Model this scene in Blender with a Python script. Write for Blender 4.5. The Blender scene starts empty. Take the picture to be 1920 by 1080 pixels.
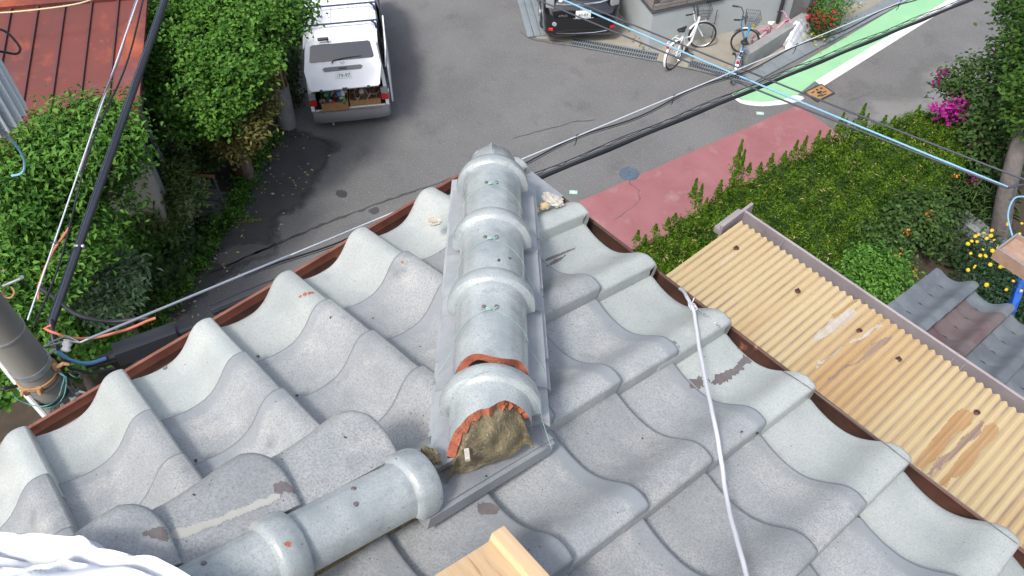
import bpy, bmesh, math, random
import numpy as np
from mathutils import Vector, Matrix
R = math.radians
random.seed(7); rng = np.random.default_rng(7)
scn = bpy.context.scene
# ------------------------------------------------------------------ camera, world, sun, exposure
CAM = np.array([1.653, -1.387, 1.864]); FPX = 1584.75
_Y, _P, _R = R(139.365), R(50.607), R(-0.709)
_d = np.array([math.cos(_Y)*math.cos(_P), math.sin(_Y)*math.cos(_P), -math.sin(_P)])
_r0 = np.array([math.sin(_Y), -math.cos(_Y), 0.0]); _u0 = np.cross(_r0, _d)
_r = _r0*math.cos(_R) + _u0*math.sin(_R); _u = -_r0*math.sin(_R) + _u0*math.cos(_R)
cam_data = bpy.data.cameras.new('camera'); cam = bpy.data.objects.new('camera', cam_data)
scn.collection.objects.link(cam); scn.camera = cam
m = Matrix(((_r[0], _u[0], -_d[0], CAM[0]), (_r[1], _u[1], -_d[1], CAM[1]), (_r[2], _u[2], -_d[2], CAM[2]), (0, 0, 0, 1)))
cam.matrix_world = m
cam_data.sensor_width = 36; cam_data.lens = FPX/1920*36; cam_data.clip_start = 0.02; cam_data.clip_end = 1000
world = bpy.data.worlds.new("World"); scn.world = world; world.use_nodes = True
SUN_EL, SUN_AZ = R(57), R(284)      # azimuth in the xy plane, counter-clockwise from +X
wn = world.node_tree.nodes; wl = world.node_tree.links; wn.clear()
sky = wn.new('ShaderNodeTexSky'); sky.sky_type = 'NISHITA'; sky.sun_disc = False
sky.sun_elevation = SUN_EL; sky.sun_rotation = math.pi/2 - SUN_AZ; sky.air_density = 1.2; sky.dust_density = 4.0; sky.ozone_density = 1.0
bg = wn.new('ShaderNodeBackground'); bg.inputs[1].default_value = 0.135
hs = wn.new('ShaderNodeHueSaturation'); hs.inputs['Saturation'].default_value = 0.66
wo = wn.new('ShaderNodeOutputWorld'); wl.new(sky.outputs[0], hs.inputs['Color']); wl.new(hs.outputs[0], bg.inputs[0]); wl.new(bg.outputs[0], wo.inputs[0])
sun_data = bpy.data.lights.new('sun', 'SUN'); sun_data.energy = 1.7; sun_data.angle = R(10); sun_data.color = (1, 0.96, 0.9)
sun = bpy.data.objects.new('sun', sun_data); scn.collection.objects.link(sun)
sd = Vector((math.cos(SUN_AZ)*math.cos(SUN_EL), math.sin(SUN_AZ)*math.cos(SUN_EL), math.sin(SUN_EL)))
sun.rotation_euler = sd.to_track_quat('Z', 'Y').to_euler()
scn.view_settings.view_transform = 'Standard'; scn.view_settings.look = 'None'; scn.view_settings.gamma = 1.0
scn.view_settings.exposure = 0.92
scn.cycles.use_denoising = True
scn.cycles.max_bounces = 6; scn.cycles.transparent_max_bounces = 8
# ------------------------------------------------------------------ helpers
def ray(x, y): return _d + _r*(x-960)/FPX - _u*(y-540)/FPX
def P(x, y, z):                      # the point at height z seen at photo pixel (x, y)
    v = ray(x, y); return CAM + v*(z-CAM[2])/v[2]
def DP(x, y, t): return CAM + ray(x, y)*t
def PX(x, y, X):                     # on plane x = X
    v = ray(x, y); return CAM + v*(X-CAM[0])/v[0]
GZ = -10.0
def root_loc(p):
    while p is not None and p.parent is not None: p = p.parent
    return np.array(p.location) if p is not None else np.zeros(3)
class MB:
    def __init__(s): s.v = []; s.f = []; s.m = []
    def add(s, vs, fs, mi=0):
        o = len(s.v); s.v.extend([tuple(map(float, v)) for v in vs]); s.f.extend([tuple(i+o for i in f) for f in fs]); s.m.extend([mi]*len(fs)); return s
    def box(s, c, size, rot=None, mi=0, bev=0):
        c = np.array(c, float); h = np.array(size, float)/2
        M = np.eye(3) if rot is None else np.array(rot)
        if bev:
            b = min(bev, min(h)*.9); vs = []
            bm = bmesh.new(); bmesh.ops.create_cube(bm, size=1.0)
            for v in bm.verts: v.co = Vector((v.co.x*2*h[0], v.co.y*2*h[1], v.co.z*2*h[2]))
            bmesh.ops.bevel(bm, geom=bm.edges[:], offset=b, segments=2, affect='EDGES', profile=.7)
            bm.verts.index_update()
            vs = [c + M @ np.array(v.co) for v in bm.verts]; fs = [[v.index for v in f.verts] for f in bm.faces]; bm.free()
            return s.add(vs, fs, mi)
        vs = [c + M @ (h*np.array(q)) for q in ((-1,-1,-1),(1,-1,-1),(1,1,-1),(-1,1,-1),(-1,-1,1),(1,-1,1),(1,1,1),(-1,1,1))]
        return s.add(vs, [(0,3,2,1),(4,5,6,7),(0,1,5,4),(1,2,6,5),(2,3,7,6),(3,0,4,7)], mi)
    def tube(s, pts, r, n=8, mi=0, caps=True):
        pts = [np.array(p, float) for p in pts]; N = len(pts)
        rr = r if hasattr(r, '__len__') else [r]*N
        t0 = pts[1]-pts[0]; t0 /= np.linalg.norm(t0)
        a = np.array([0,0,1.]) if abs(t0[2]) < .9 else np.array([1.,0,0])
        nrm = np.cross(t0, a); nrm /= np.linalg.norm(nrm); vs = []
        for i in range(N):
            t = pts[min(i+1,N-1)]-pts[max(i-1,0)]; L = np.linalg.norm(t)
            t = t/L if L > 1e-9 else t0
            nrm = nrm - t*np.dot(nrm, t); nrm /= max(1e-9, np.linalg.norm(nrm)); b = np.cross(t, nrm)
            for k in range(n):
                an = 2*math.pi*k/n; vs.append(pts[i] + rr[i]*(math.cos(an)*nrm + math.sin(an)*b))
        fs = [(i*n+k, i*n+(k+1)%n, (i+1)*n+(k+1)%n, (i+1)*n+k) for i in range(N-1) for k in range(n)]
        if caps: fs += [tuple(range(n))[::-1], tuple((N-1)*n+k for k in range(n))]
        return s.add(vs, fs, mi)
    def lathe(s, prof, base, axis=(0,0,1), n=24, mi=0, a0=0, a1=2*math.pi, side=None):
        ax = np.array(axis, float); ax /= np.linalg.norm(ax)
        if side is None: side = np.cross(ax, (0,0,1.) if abs(ax[2]) < .9 else (1.,0,0))
        sd_ = np.array(side, float); sd_ /= np.linalg.norm(sd_); b = np.cross(ax, sd_); base = np.array(base, float)
        full = abs(a1-a0-2*math.pi) < 1e-6; m_ = n if full else n+1; vs = []
        for (rad, h) in prof:
            for k in range(m_):
                an = a0 + (a1-a0)*k/n; vs.append(base + ax*h + rad*(math.cos(an)*sd_ + math.sin(an)*b))
        fs = []
        for i in range(len(prof)-1):
            for k in range(n):
                k2 = (k+1) % m_; fs.append((i*m_+k, i*m_+k2, (i+1)*m_+k2, (i+1)*m_+k))
        return s.add(vs, fs, mi)
    def prism(s, poly, z0, z1, mi=0):          # polygon in xy extruded in z
        n = len(poly); vs = [(p[0], p[1], z0) for p in poly] + [(p[0], p[1], z1) for p in poly]
        return s.add(vs, [tuple(range(n))[::-1], tuple(range(n, 2*n))] + [(i, (i+1)%n, n+(i+1)%n, n+i) for i in range(n)], mi)
    def build(s, name, mats, parent=None, smooth=35, local=False):
        me = bpy.data.meshes.new(name)
        V = np.array(s.v, float).reshape(-1, 3)
        if not local: V = V - root_loc(parent)
        me.from_pydata([tuple(v) for v in V], [], s.f)
        if not isinstance(mats, (list, tuple)): mats = [mats]
        for mt in mats: me.materials.append(mt)
        if len(mats) > 1: me.polygons.foreach_set('material_index', s.m)
        me.validate(); me.update()
        bm = bmesh.new(); bm.from_mesh(me); bmesh.ops.recalc_face_normals(bm, faces=bm.faces); bm.to_mesh(me); bm.free()
        if smooth:
            me.polygons.foreach_set('use_smooth', [True]*len(me.polygons)); me.set_sharp_from_angle(angle=R(smooth))
        o = bpy.data.objects.new(name, me); scn.collection.objects.link(o)
        if parent is not None: o.parent = parent
        return o
def thing(name, label, cat, loc=(0,0,0), rz=0, group=None):
    o = bpy.data.objects.new(name, None); scn.collection.objects.link(o); o.location = tuple(map(float, loc)); o.rotation_euler = (0,0,rz)
    o.empty_display_size = .1; o['label'] = label; o['category'] = cat
    if group: o['group'] = group
    return o
def tag(o, label, cat, group=None, kind=None):
    if label: o['label'] = label
    if cat: o['category'] = cat
    if group: o['group'] = group
    if kind: o['kind'] = kind
    return o
def struct(name, mb, mat, smooth=35):
    o = mb.build(name, mat, None, smooth); o['kind'] = 'structure'; return o
def rotz(a): return np.array([[math.cos(a), -math.sin(a), 0], [math.sin(a), math.cos(a), 0], [0,0,1]])
def basis(x, y, z): return np.array([x, y, z], float).T
def nz(v): v = np.array(v, float); return v/np.linalg.norm(v)
# ------------------------------------------------------------------ materials
def mat(name, col, rough=.6, metal=0, col2=None, scale=4, detail=6, bump=0, bscale=40, spots=None, speck=None, rand=0, coat=0, spec=.5, trans=0, alpha=1, lo=.35, hi=.65, stretch=None, per_object=True, sss=0, front=None):
    m = bpy.data.materials.new(name); m.use_nodes = True; nt = m.node_tree; N = nt.nodes; L = nt.links
    b = N['Principled BSDF']; b.inputs['Roughness'].default_value = rough; b.inputs['Metallic'].default_value = metal
    b.inputs['Specular IOR Level'].default_value = spec
    if coat: b.inputs['Coat Weight'].default_value = coat; b.inputs['Coat Roughness'].default_value = .08
    if trans: b.inputs['Transmission Weight'].default_value = trans
    if alpha < 1: b.inputs['Alpha'].default_value = alpha
    tc = N.new('ShaderNodeTexCoord'); src = tc.outputs['Object']
    if per_object:
        oi = N.new('ShaderNodeObjectInfo'); ml = N.new('ShaderNodeMath'); ml.operation = 'MULTIPLY'; ml.inputs[1].default_value = 37.0; L.new(oi.outputs['Random'], ml.inputs[0])
        va = N.new('ShaderNodeVectorMath'); va.operation = 'ADD'; L.new(src, va.inputs[0]); L.new(ml.outputs[0], va.inputs[1]); src = va.outputs[0]
    if stretch:
        mp = N.new('ShaderNodeMapping'); mp.inputs['Scale'].default_value = stretch; L.new(src, mp.inputs[0]); src = mp.outputs[0]
    cur = None
    def rgb(c): return (c[0], c[1], c[2], 1)
    def noise(sc, det=6, rg=.6):
        n = N.new('ShaderNodeTexNoise'); n.inputs['Scale'].default_value = sc; n.inputs['Detail'].default_value = det; n.inputs['Roughness'].default_value = rg; L.new(src, n.inputs['Vector']); return n.outputs['Fac']
    def ramp(f, lo, hi):
        r = N.new('ShaderNodeMapRange'); r.inputs[1].default_value = lo; r.inputs[2].default_value = hi; L.new(f, r.inputs[0]); return r.outputs[0]
    def mix(f, a, bb):
        x = N.new('ShaderNodeMix'); x.data_type = 'RGBA'; L.new(f, x.inputs[0])
        if isinstance(a, tuple): x.inputs[6].default_value = a
        else: L.new(a, x.inputs[6])
        if isinstance(bb, tuple): x.inputs[7].default_value = bb
        else: L.new(bb, x.inputs[7])
        return x.outputs[2]
    if col2 is not None: cur = mix(ramp(noise(scale, detail), lo, hi), rgb(col), rgb(col2))
    for sp in (spots or []):           # (colour, scale, lo, hi)
        cur = mix(ramp(noise(sp[1], 5), sp[2], sp[3]), cur if cur is not None else rgb(col), rgb(sp[0]))
    if speck: cur = mix(ramp(noise(speck[1], 2, .9), speck[2], speck[3]), cur if cur is not None else rgb(col), rgb(speck[0]))
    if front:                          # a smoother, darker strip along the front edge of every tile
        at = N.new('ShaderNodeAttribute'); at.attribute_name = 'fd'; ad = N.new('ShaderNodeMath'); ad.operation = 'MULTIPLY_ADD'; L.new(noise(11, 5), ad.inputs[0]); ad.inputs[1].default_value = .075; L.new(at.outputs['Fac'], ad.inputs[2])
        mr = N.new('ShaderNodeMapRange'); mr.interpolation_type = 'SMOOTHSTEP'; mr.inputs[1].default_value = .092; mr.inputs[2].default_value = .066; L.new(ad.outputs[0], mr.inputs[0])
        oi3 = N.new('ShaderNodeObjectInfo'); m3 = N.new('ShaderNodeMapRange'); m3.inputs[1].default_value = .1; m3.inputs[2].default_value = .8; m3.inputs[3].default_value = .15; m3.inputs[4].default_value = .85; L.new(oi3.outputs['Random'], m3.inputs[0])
        m4 = N.new('ShaderNodeMath'); m4.operation = 'MULTIPLY'; L.new(mr.outputs[0], m4.inputs[0]); L.new(m3.outputs[0], m4.inputs[1]); cur = mix(m4.outputs[0], cur, rgb(front)); m5 = N.new('ShaderNodeMapRange'); m5.inputs[1].default_value = .0095; m5.inputs[2].default_value = .004; m5.inputs[4].default_value = .72; L.new(at.outputs['Fac'], m5.inputs[0]); cur = mix(m5.outputs[0], cur, (.11,.12,.13,1))  # thin dark line along the lip paints in the shade of the edge
    if rand:
        h = N.new('ShaderNodeHueSaturation'); oi2 = N.new('ShaderNodeObjectInfo'); r = N.new('ShaderNodeMapRange'); r.inputs[3].default_value = 1-rand; r.inputs[4].default_value = 1+rand
        L.new(oi2.outputs['Random'], r.inputs[0]); L.new(r.outputs[0], h.inputs['Value'])
        if cur is None: h.inputs['Color'].default_value = rgb(col)
        else: L.new(cur, h.inputs['Color'])
        cur = h.outputs[0]
    if cur is None: b.inputs['Base Color'].default_value = rgb(col)
    else: L.new(cur, b.inputs['Base Color'])
    if bump:
        bp = N.new('ShaderNodeBump'); bp.inputs['Strength'].default_value = bump; bp.inputs['Distance'].default_value = .01; L.new(noise(bscale, 5, .65), bp.inputs['Height']); L.new(bp.outputs[0], b.inputs['Normal'])
    if sss: b.inputs['Subsurface Weight'].default_value = sss; b.inputs['Subsurface Radius'].default_value = (.05,.05,.03)
    return m
def leafmat(name, c, c2, rough=.6, tr=.25, sp=.18):
    m = bpy.data.materials.new(name); m.use_nodes = True; nt = m.node_tree; N = nt.nodes; L = nt.links; b = N['Principled BSDF']
    at = N.new('ShaderNodeAttribute'); at.attribute_name = 'tone'
    x = N.new('ShaderNodeMix'); x.data_type = 'RGBA'; L.new(at.outputs['Fac'], x.inputs[0]); x.inputs[6].default_value = (*c, 1); x.inputs[7].default_value = (*c2, 1)
    L.new(x.outputs[2], b.inputs['Base Color']); b.inputs['Roughness'].default_value = rough; b.inputs['Specular IOR Level'].default_value = sp
    t = N.new('ShaderNodeBsdfTranslucent'); L.new(x.outputs[2], t.inputs[0]); ms = N.new('ShaderNodeMixShader'); ms.inputs[0].default_value = tr
    L.new(b.outputs[0], ms.inputs[1]); L.new(t.outputs[0], ms.inputs[2]); L.new(ms.outputs[0], N['Material Output'].inputs[0]); return m
M = {}
tile_kw = dict(scale=5, detail=8, rough=.42, bump=.12, bscale=160, rand=.13, spec=.4)
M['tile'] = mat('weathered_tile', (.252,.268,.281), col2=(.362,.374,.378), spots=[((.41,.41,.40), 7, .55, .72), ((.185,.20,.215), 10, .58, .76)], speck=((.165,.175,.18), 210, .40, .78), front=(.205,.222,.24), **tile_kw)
M['eave_tile'] = mat('pale_glazed_tile', (.32,.345,.34), col2=(.43,.45,.435), spots=[((.25,.275,.28), 5, .58, .8)], speck=((.24,.265,.26), 210, .42, .80), **{**tile_kw, 'rough': .32})
M['hip_tile'] = mat('glazed_hip_tile', (.23,.26,.275), col2=(.37,.40,.40), spots=[((.17,.19,.205), 20, .58, .76)], speck=((.20,.22,.22), 240, .46, .78), scale=9, detail=8, rough=.24, bump=.05, bscale=120, rand=.05, spec=.6, coat=.3)
M['noshi'] = mat('grey_flat_tile', (.24,.26,.285), col2=(.34,.355,.37), scale=9, detail=8, rough=.4, bump=.08, bscale=150, rand=.06)
M['tile_dark'] = mat('dark_cover_tile', (.20,.215,.235), col2=(.28,.295,.31), scale=9, detail=8, rough=.5, bump=.15, bscale=160, speck=((.12,.13,.14), 300, .55, .75))
M['clay'] = mat('broken_red_clay', (.30,.085,.045), col2=(.40,.13,.07), scale=40, rough=.9, bump=.6, bscale=160, spots=[((.22,.12,.09), 60, .6, .75)])
M['mortar'] = mat('crumbling_mortar', (.125,.105,.065), col2=(.27,.225,.13), scale=30, rough=.95, bump=1.0, bscale=150, speck=((.50,.48,.43), 190, .64, .70))
M['plaster'] = mat('pale_plaster', (.50,.47,.41), col2=(.36,.34,.30), scale=30, rough=.9, bump=.6, bscale=90)
M['copper'] = mat('copper_gutter', (.36,.155,.11), col2=(.22,.09,.065), scale=9, rough=.42, metal=.35, spots=[((.10,.045,.035), 16, .6, .8)], stretch=(1,1,1))
M['copper_dirty'] = mat('browned_gutter', (.12,.055,.04), col2=(.05,.028,.022), scale=9, rough=.6, metal=.2, spots=[((.36,.15,.10), 14, .62, .7)])
M['felt'] = mat('roof_deck', (.05,.045,.04), rough=.9)
M['wall_own'] = mat('house_render', (.35,.32,.27), col2=(.42,.39,.33), scale=2, rough=.9)
M['green_wire'] = mat('green_wire', (.24,.36,.33), rough=.5)
M['screw'] = mat('grey_screw', (.16,.13,.13), rough=.5, metal=.3)
M['steel'] = mat('galvanised', (.42,.44,.46), col2=(.3,.32,.34), scale=20, rough=.4, metal=.6)
# ------------------------------------------------------------------ OUR HOUSE: tiled hip roof
TH = R(20.6); ct, st = math.cos(TH), math.sin(TH)
uR, sR, nR = np.array([1,0,0.]), np.array([0,-ct,st]), np.array([0,st,ct])     # right slope: along eave, up the slope, normal
uL, sL, nL = np.array([0,1,0.]), np.array([ct,0,st]), np.array([-st,0,ct])     # left slope
house = thing('tiled_house', 'grey tiled roof with copper gutters whose hip points at the road junction', 'house', (0,0,0))
def tile_h(t):
    # cross profile: shallow pan rising into a roll at t -> 1
    pts = [(-.14,.012),(0,.016),(.12,.007),(.3,.0),(.45,.003),(.55,.013),(.65,.031),(.73,.049),(.80,.061),(.86,.0655),(.92,.065),(.97,.061),(1.0,.057)]
    x = np.array([p[0] for p in pts]); y = np.array([p[1] for p in pts])
    m_ = np.gradient(y, x); i = np.clip(np.searchsorted(x, t)-1, 0, len(x)-2); h = x[i+1]-x[i]; s = (t-x[i])/h
    return (2*s**3-3*s**2+1)*y[i] + (s**3-2*s**2+s)*h*m_[i] + (-2*s**3+3*s**2)*y[i+1] + (s**3-s**2)*h*m_[i+1]
def make_tile(W, Hc, eave, jit):
    EX = .018 if eave else 0; L = Hc + .07 + EX; slope = .1; thick = .022; rb = .0055
    bevs = [0, .0008, .0025, rb]
    ts = list(np.linspace(-.13, .98, 30)) + [1-rb/W, 1-.0025/W, 1-.0008/W, 1.0]
    vs = [L, L*.66, L*.33, .03, .012, rb, .0025, .0008, 0]     # distance back from the front edge
    def drop(a): return 0 if a >= rb else rb - math.sqrt(max(0, rb*rb-(rb-a)**2))
    tip = .049
    top = []; rows = []
    for b in vs:
        rows.append([(t*W, b, tile_h(t) - tip - slope*b - drop(b) - drop((1-t)*W) + jit*math.sin(t*3)*.002) for t in ts])
    if eave:                              # the front of an eave tile is rolled down into a flap
        base = rows[:5]; rr = .02
        fr = []
        for an in (15, 35, 55, 75, 90):
            a = R(an); fr.append([(t*W, -.0 + .012 - rr*math.sin(a) - 0, tile_h(t) - tip - slope*.012 - drop((1-t)*W) - rr*(1-math.cos(a))) for t in ts])
        fr.append([(t*W, .012-rr, tile_h(t)*.35 - tip - .075) for t in ts])
        rows = base + fr
    mb = MB(); n = len(ts)
    bot = [[(x, b, w-thick-(.020*min(1,max(0,(x/W-.93)/.06))) if not (eave and i == len(rows)-1) else w) for (x, b, w) in r_] for i, r_ in enumerate(rows)]
    if eave:
        for i in range(5, len(rows)): bot[i] = [(x, b+thick*.8, w - (thick*.5 if i < len(rows)-1 else 0)) for (x, b, w) in rows[i]]
    allv = [p for r_ in rows for p in r_] + [p for r_ in bot for p in r_]; K = len(rows)*n
    fs = []
    for i in range(len(rows)-1):
        for k in range(n-1):
            fs.append((i*n+k, i*n+k+1, (i+1)*n+k+1, (i+1)*n+k)); fs.append((K+i*n+k, K+(i+1)*n+k, K+(i+1)*n+k+1, K+i*n+k+1))
        fs.append((i*n, (i+1)*n, K+(i+1)*n, K+i*n)); fs.append((i*n+n-1, K+i*n+n-1, K+(i+1)*n+n-1, (i+1)*n+n-1))
    for k in range(n-1):
        a = (len(rows)-1)*n
        fs.append((a+k, a+k+1, K+a+k+1, K+a+k)); fs.append((k, K+k, K+k+1, k+1))
    return allv, fs
def tile_obj(name, W, Hc, eave, side, pos, jit, cutp, parent, material, rzj=0):
    pos = np.array(pos)
    vs, fs = make_tile(W, Hc, eave, jit); u_, s_, n_ = (uR, sR, nR) if side == 'R' else (uL, sL, nL)
    out = []
    for (x, b, w) in vs:
        x -= W; b -= (.018 if eave else 0); w += (.018*.1 if eave else 0); out.append(u_*(x+rzj*b) + s_*b + n_*w)
    mb = MB(); mb.add(out, fs); me_o = mb.build(name, material, parent, smooth=50, local=True)
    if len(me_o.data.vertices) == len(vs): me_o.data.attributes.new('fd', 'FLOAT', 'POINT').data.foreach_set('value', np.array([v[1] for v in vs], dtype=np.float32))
    me_o.location = tuple(pos)
    if cutp:
        me = me_o.data; bm = bmesh.new(); bm.from_mesh(me)
        for (pt, no) in cutp:
            bmesh.ops.bisect_plane(bm, geom=bm.verts[:]+bm.edges[:]+bm.faces[:], plane_co=Vector(np.array(pt)-pos), plane_no=Vector(no), clear_outer=True)
        n = len(bm.verts); bm.to_mesh(me); bm.free(); me.set_sharp_from_angle(angle=R(50))
        if n < 12: bpy.data.objects.remove(me_o); return None
    return me_o
# decks under the tiles
roofR = MB(); roofL = MB()
def slab(mb, pts, n_, d0, d1):
    k = len(pts); mb.add([np.array(p)+n_*d0 for p in pts]+[np.array(p)+n_*d1 for p in pts], [tuple(range(k))[::-1], tuple(range(k,2*k))]+[(i,(i+1)%k,k+(i+1)%k,k+i) for i in range(k)])
XM, SM, YM = 8.6, 4.4, -3.4  # main deck runs on unseen past the tiles, widened to help shade the garden
slab(roofR, [uR*.05+sR*.05, uR*XM+sR*.05, uR*XM+sR*SM, uR*.92+sR*SM, uR*.92+sR*.93], nR, -.125, -.075)
slab(roofL, [uL*-.05+sL*.05, uL*-.93*1+sL*.93, uL*YM+sL*.93, uL*YM+sL*.05], nL, -.125, -.075)
slopeR = roofR.build('roof_slope', M['felt'], house); slopeR['label'] = 'main slope with the copper gutter above the yellow canopy'
slopeL = roofL.build('roof_slope', M['felt'], house); slopeL['label'] = 'narrow slope facing the parked white van'
WR, HR, WL, HL = .2777, .2322, .2575, .2323
hipdir = nz((.9,-.872,0)); hipn = np.array([hipdir[1], -hipdir[0], 0])       # points to one side of the hip
if hipn @ np.array([1.,1,0]) < 0: hipn = -hipn
hpt = np.array([0.02,0.0,0])
protos = {}
def place_tile(side, i, j):
    eave = j == 1
    if side == 'R':
        tipx = .4363+i*WR; s = .05+(j-1)*HR; pos = uR*tipx + sR*s; u0, u1 = tipx-WR, tipx
        corners = [(u0, -s*ct), (u1, -s*ct), (u0, -(s+HR)*ct), (u1, -(s+HR)*ct)]
        sg = [(np.array([a,b,0])-hpt) @ hipn for a, b in corners]
        deep = s > .9 and i >= 2
        if max(sg) < .02 and not deep: return
        cut = []
        if min(sg) < .03 and not deep: cut.append((hpt+hipn*.0, -hipn))
        if deep and i == 2: cut.append(((.88,0,0), (-1,0,0)))
        if u1 < .92 and s > 1.05: return
    else:
        tipy = -(1.6034-i*WL); s = .05+(j-1)*HL; pos = uL*tipy + sL*s; u0, u1 = tipy-WL, tipy
        corners = [(s*ct, u0), (s*ct, u1), ((s+HL)*ct, u0), ((s+HL)*ct, u1)]
        sg = [(np.array([a,b,0])-hpt) @ -hipn for a, b in corners]
        if max(sg) < .02 or s > 1.0: return
        cut = []
        if min(sg) < .03: cut.append((hpt-hipn*.0, hipn))
    mt = M['eave_tile'] if eave else M['tile']; nm = 'eave_tile' if eave else 'roof_tile'; par = slopeR if side == 'R' else slopeL
    pos = pos + np.array([0,0,random.uniform(-.0015,.0015)])
    if cut: return tile_obj(nm, WR if side=='R' else WL, HR, eave, side, pos, 0, cut, par, mt, random.uniform(-.004,.004))
    key = (side, eave, random.randrange(3))
    if key not in protos:
        o = tile_obj(nm, WR if side=='R' else WL, HR, eave, side, pos, key[2]-1, None, par, mt, (key[2]-1)*.005); protos[key] = o; return o
    o = protos[key].copy(); scn.collection.objects.link(o); o.parent = par; o.location = tuple(pos); return o
for j in range(1, 9):
    for i in range(-1, 8): place_tile('R', i, j)
for j in range(1, 5):
    for i in range(-6, 7): place_tile('L', i, j)
# gutters: open copper channels with a rolled outer lip
def gutter(mt, p0, p1, out, name, par):
    mb = MB(); d = nz(p1-p0)
    prof = [(-.02,-.055),(-.012,-.10),(.0,-.118),(.035,-.124),(.062,-.112),(.070,-.085),(.071,-.052),(.066,-.047),(.061,-.052),(.062,-.084),(.055,-.104),(.034,-.115),(.002,-.110),(-.006,-.095),(-.014,-.055)]
    vs = []; n = len(prof)
    for p in (p0, p1): vs += [p + out*a + np.array([0,0,b]) for a, b in prof]
    mb.add(vs, [(k, (k+1)%n, n+(k+1)%n, n+k) for k in range(n)] + [tuple(range(n)), tuple(range(n,2*n))])
    mb.m = [0 if k in (3,4,5,6,7,8) else 1 for k in range(n)]+[1,1]
    return mb.build(name, [mt, M['copper_dirty']], par, smooth=40)
g1 = gutter(M['copper'], np.array([.045,.0,-.0]), np.array([.045,YM,0]), np.array([-1.,0,0]), 'gutter', house)
g2 = gutter(M['copper_dirty'], np.array([.02,-.060,0]), np.array([XM,-.060,0]), np.array([0,1.,0]), 'gutter', house)
g2['label'] = 'browned gutter running beside the yellow canopy'; g1['label'] = 'bright copper gutter over the road'
# eaves board and walls
mb = MB(); mb.box((1.25,-.07,-.16), (2.4,.03,.16)); mb.box((.06,-1.7,-.16), (.03,3.3,.16)); mb.build('fascia', M['felt'], house)
mb = MB(); mb.box((4.6,-2.6,-5.2), (8.1,4.4,9.7)); mb.box((4.3,-2.4,-.21), (8.5,4.7,.02)); mb.build('wall', M['wall_own'], house)  # wall runs on out of view, widened so its shadow darkens the garden
# metal hip flashing at the corner and bedding under the hip
mb = MB()
slab(mb, [uR*.05+sR*.0, uR*.30+sR*-.0, uR*.36+sR*.14, uR*.26+sR*.26, uR*.06+sR*.05], nR, -.055, -.022)
mb.build('corner_tile', M['noshi'], house)
# hip axis
HA = np.array([.128,-.146,.0]); 
fA, fB = P(922,290,.235), P(917,760,.50)          # top line of the round hip tiles
ax = nz(fB-fA); bs = nz(np.cross(ax, (0,0,1))); cu = np.cross(bs, ax)
if cu[2] < 0: cu = -cu
RH = .083
def onaxis(y):                                    # distance along the axis whose top point projects to photo row y
    lo_, hi_ = -.4, 1.6
    for _ in range(40):
        mid = (lo_+hi_)/2; p = fA + ax*mid; v = p-CAM; yy = 540 - FPX*(v@_u)/(v@_d)
        if yy < y: lo_ = mid
        else: hi_ = mid
    return lo_
hip = MB(); SGN = 1 if (bs @ _r) > 0 else -1
A0 = fA - cu*RH
Ltot = onaxis(795)
hip.add([A0 + ax*a + bs*b + cu*c for a, b, c in ((-.0,-.06,-.03),(-.0,.06,-.03),(-.0,.10,-.16),(-.0,-.10,-.16),(Ltot-.16,-.055,-.03),(Ltot-.16,.055,-.03),(Ltot-.13,.07,-.16),(Ltot-.13,-.07,-.16))], [(0,1,2,3),(4,7,6,5),(0,4,5,1),(1,5,6,2),(2,6,7,3),(3,7,4,0)])
hipo = hip.build('hip_ridge', M['mortar'], house)
cs = [onaxis(y) for y in (292, 392, 505, 685)]; ends = [onaxis(392)+.01, onaxis(505)+.01, onaxis(662), onaxis(752)]
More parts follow.
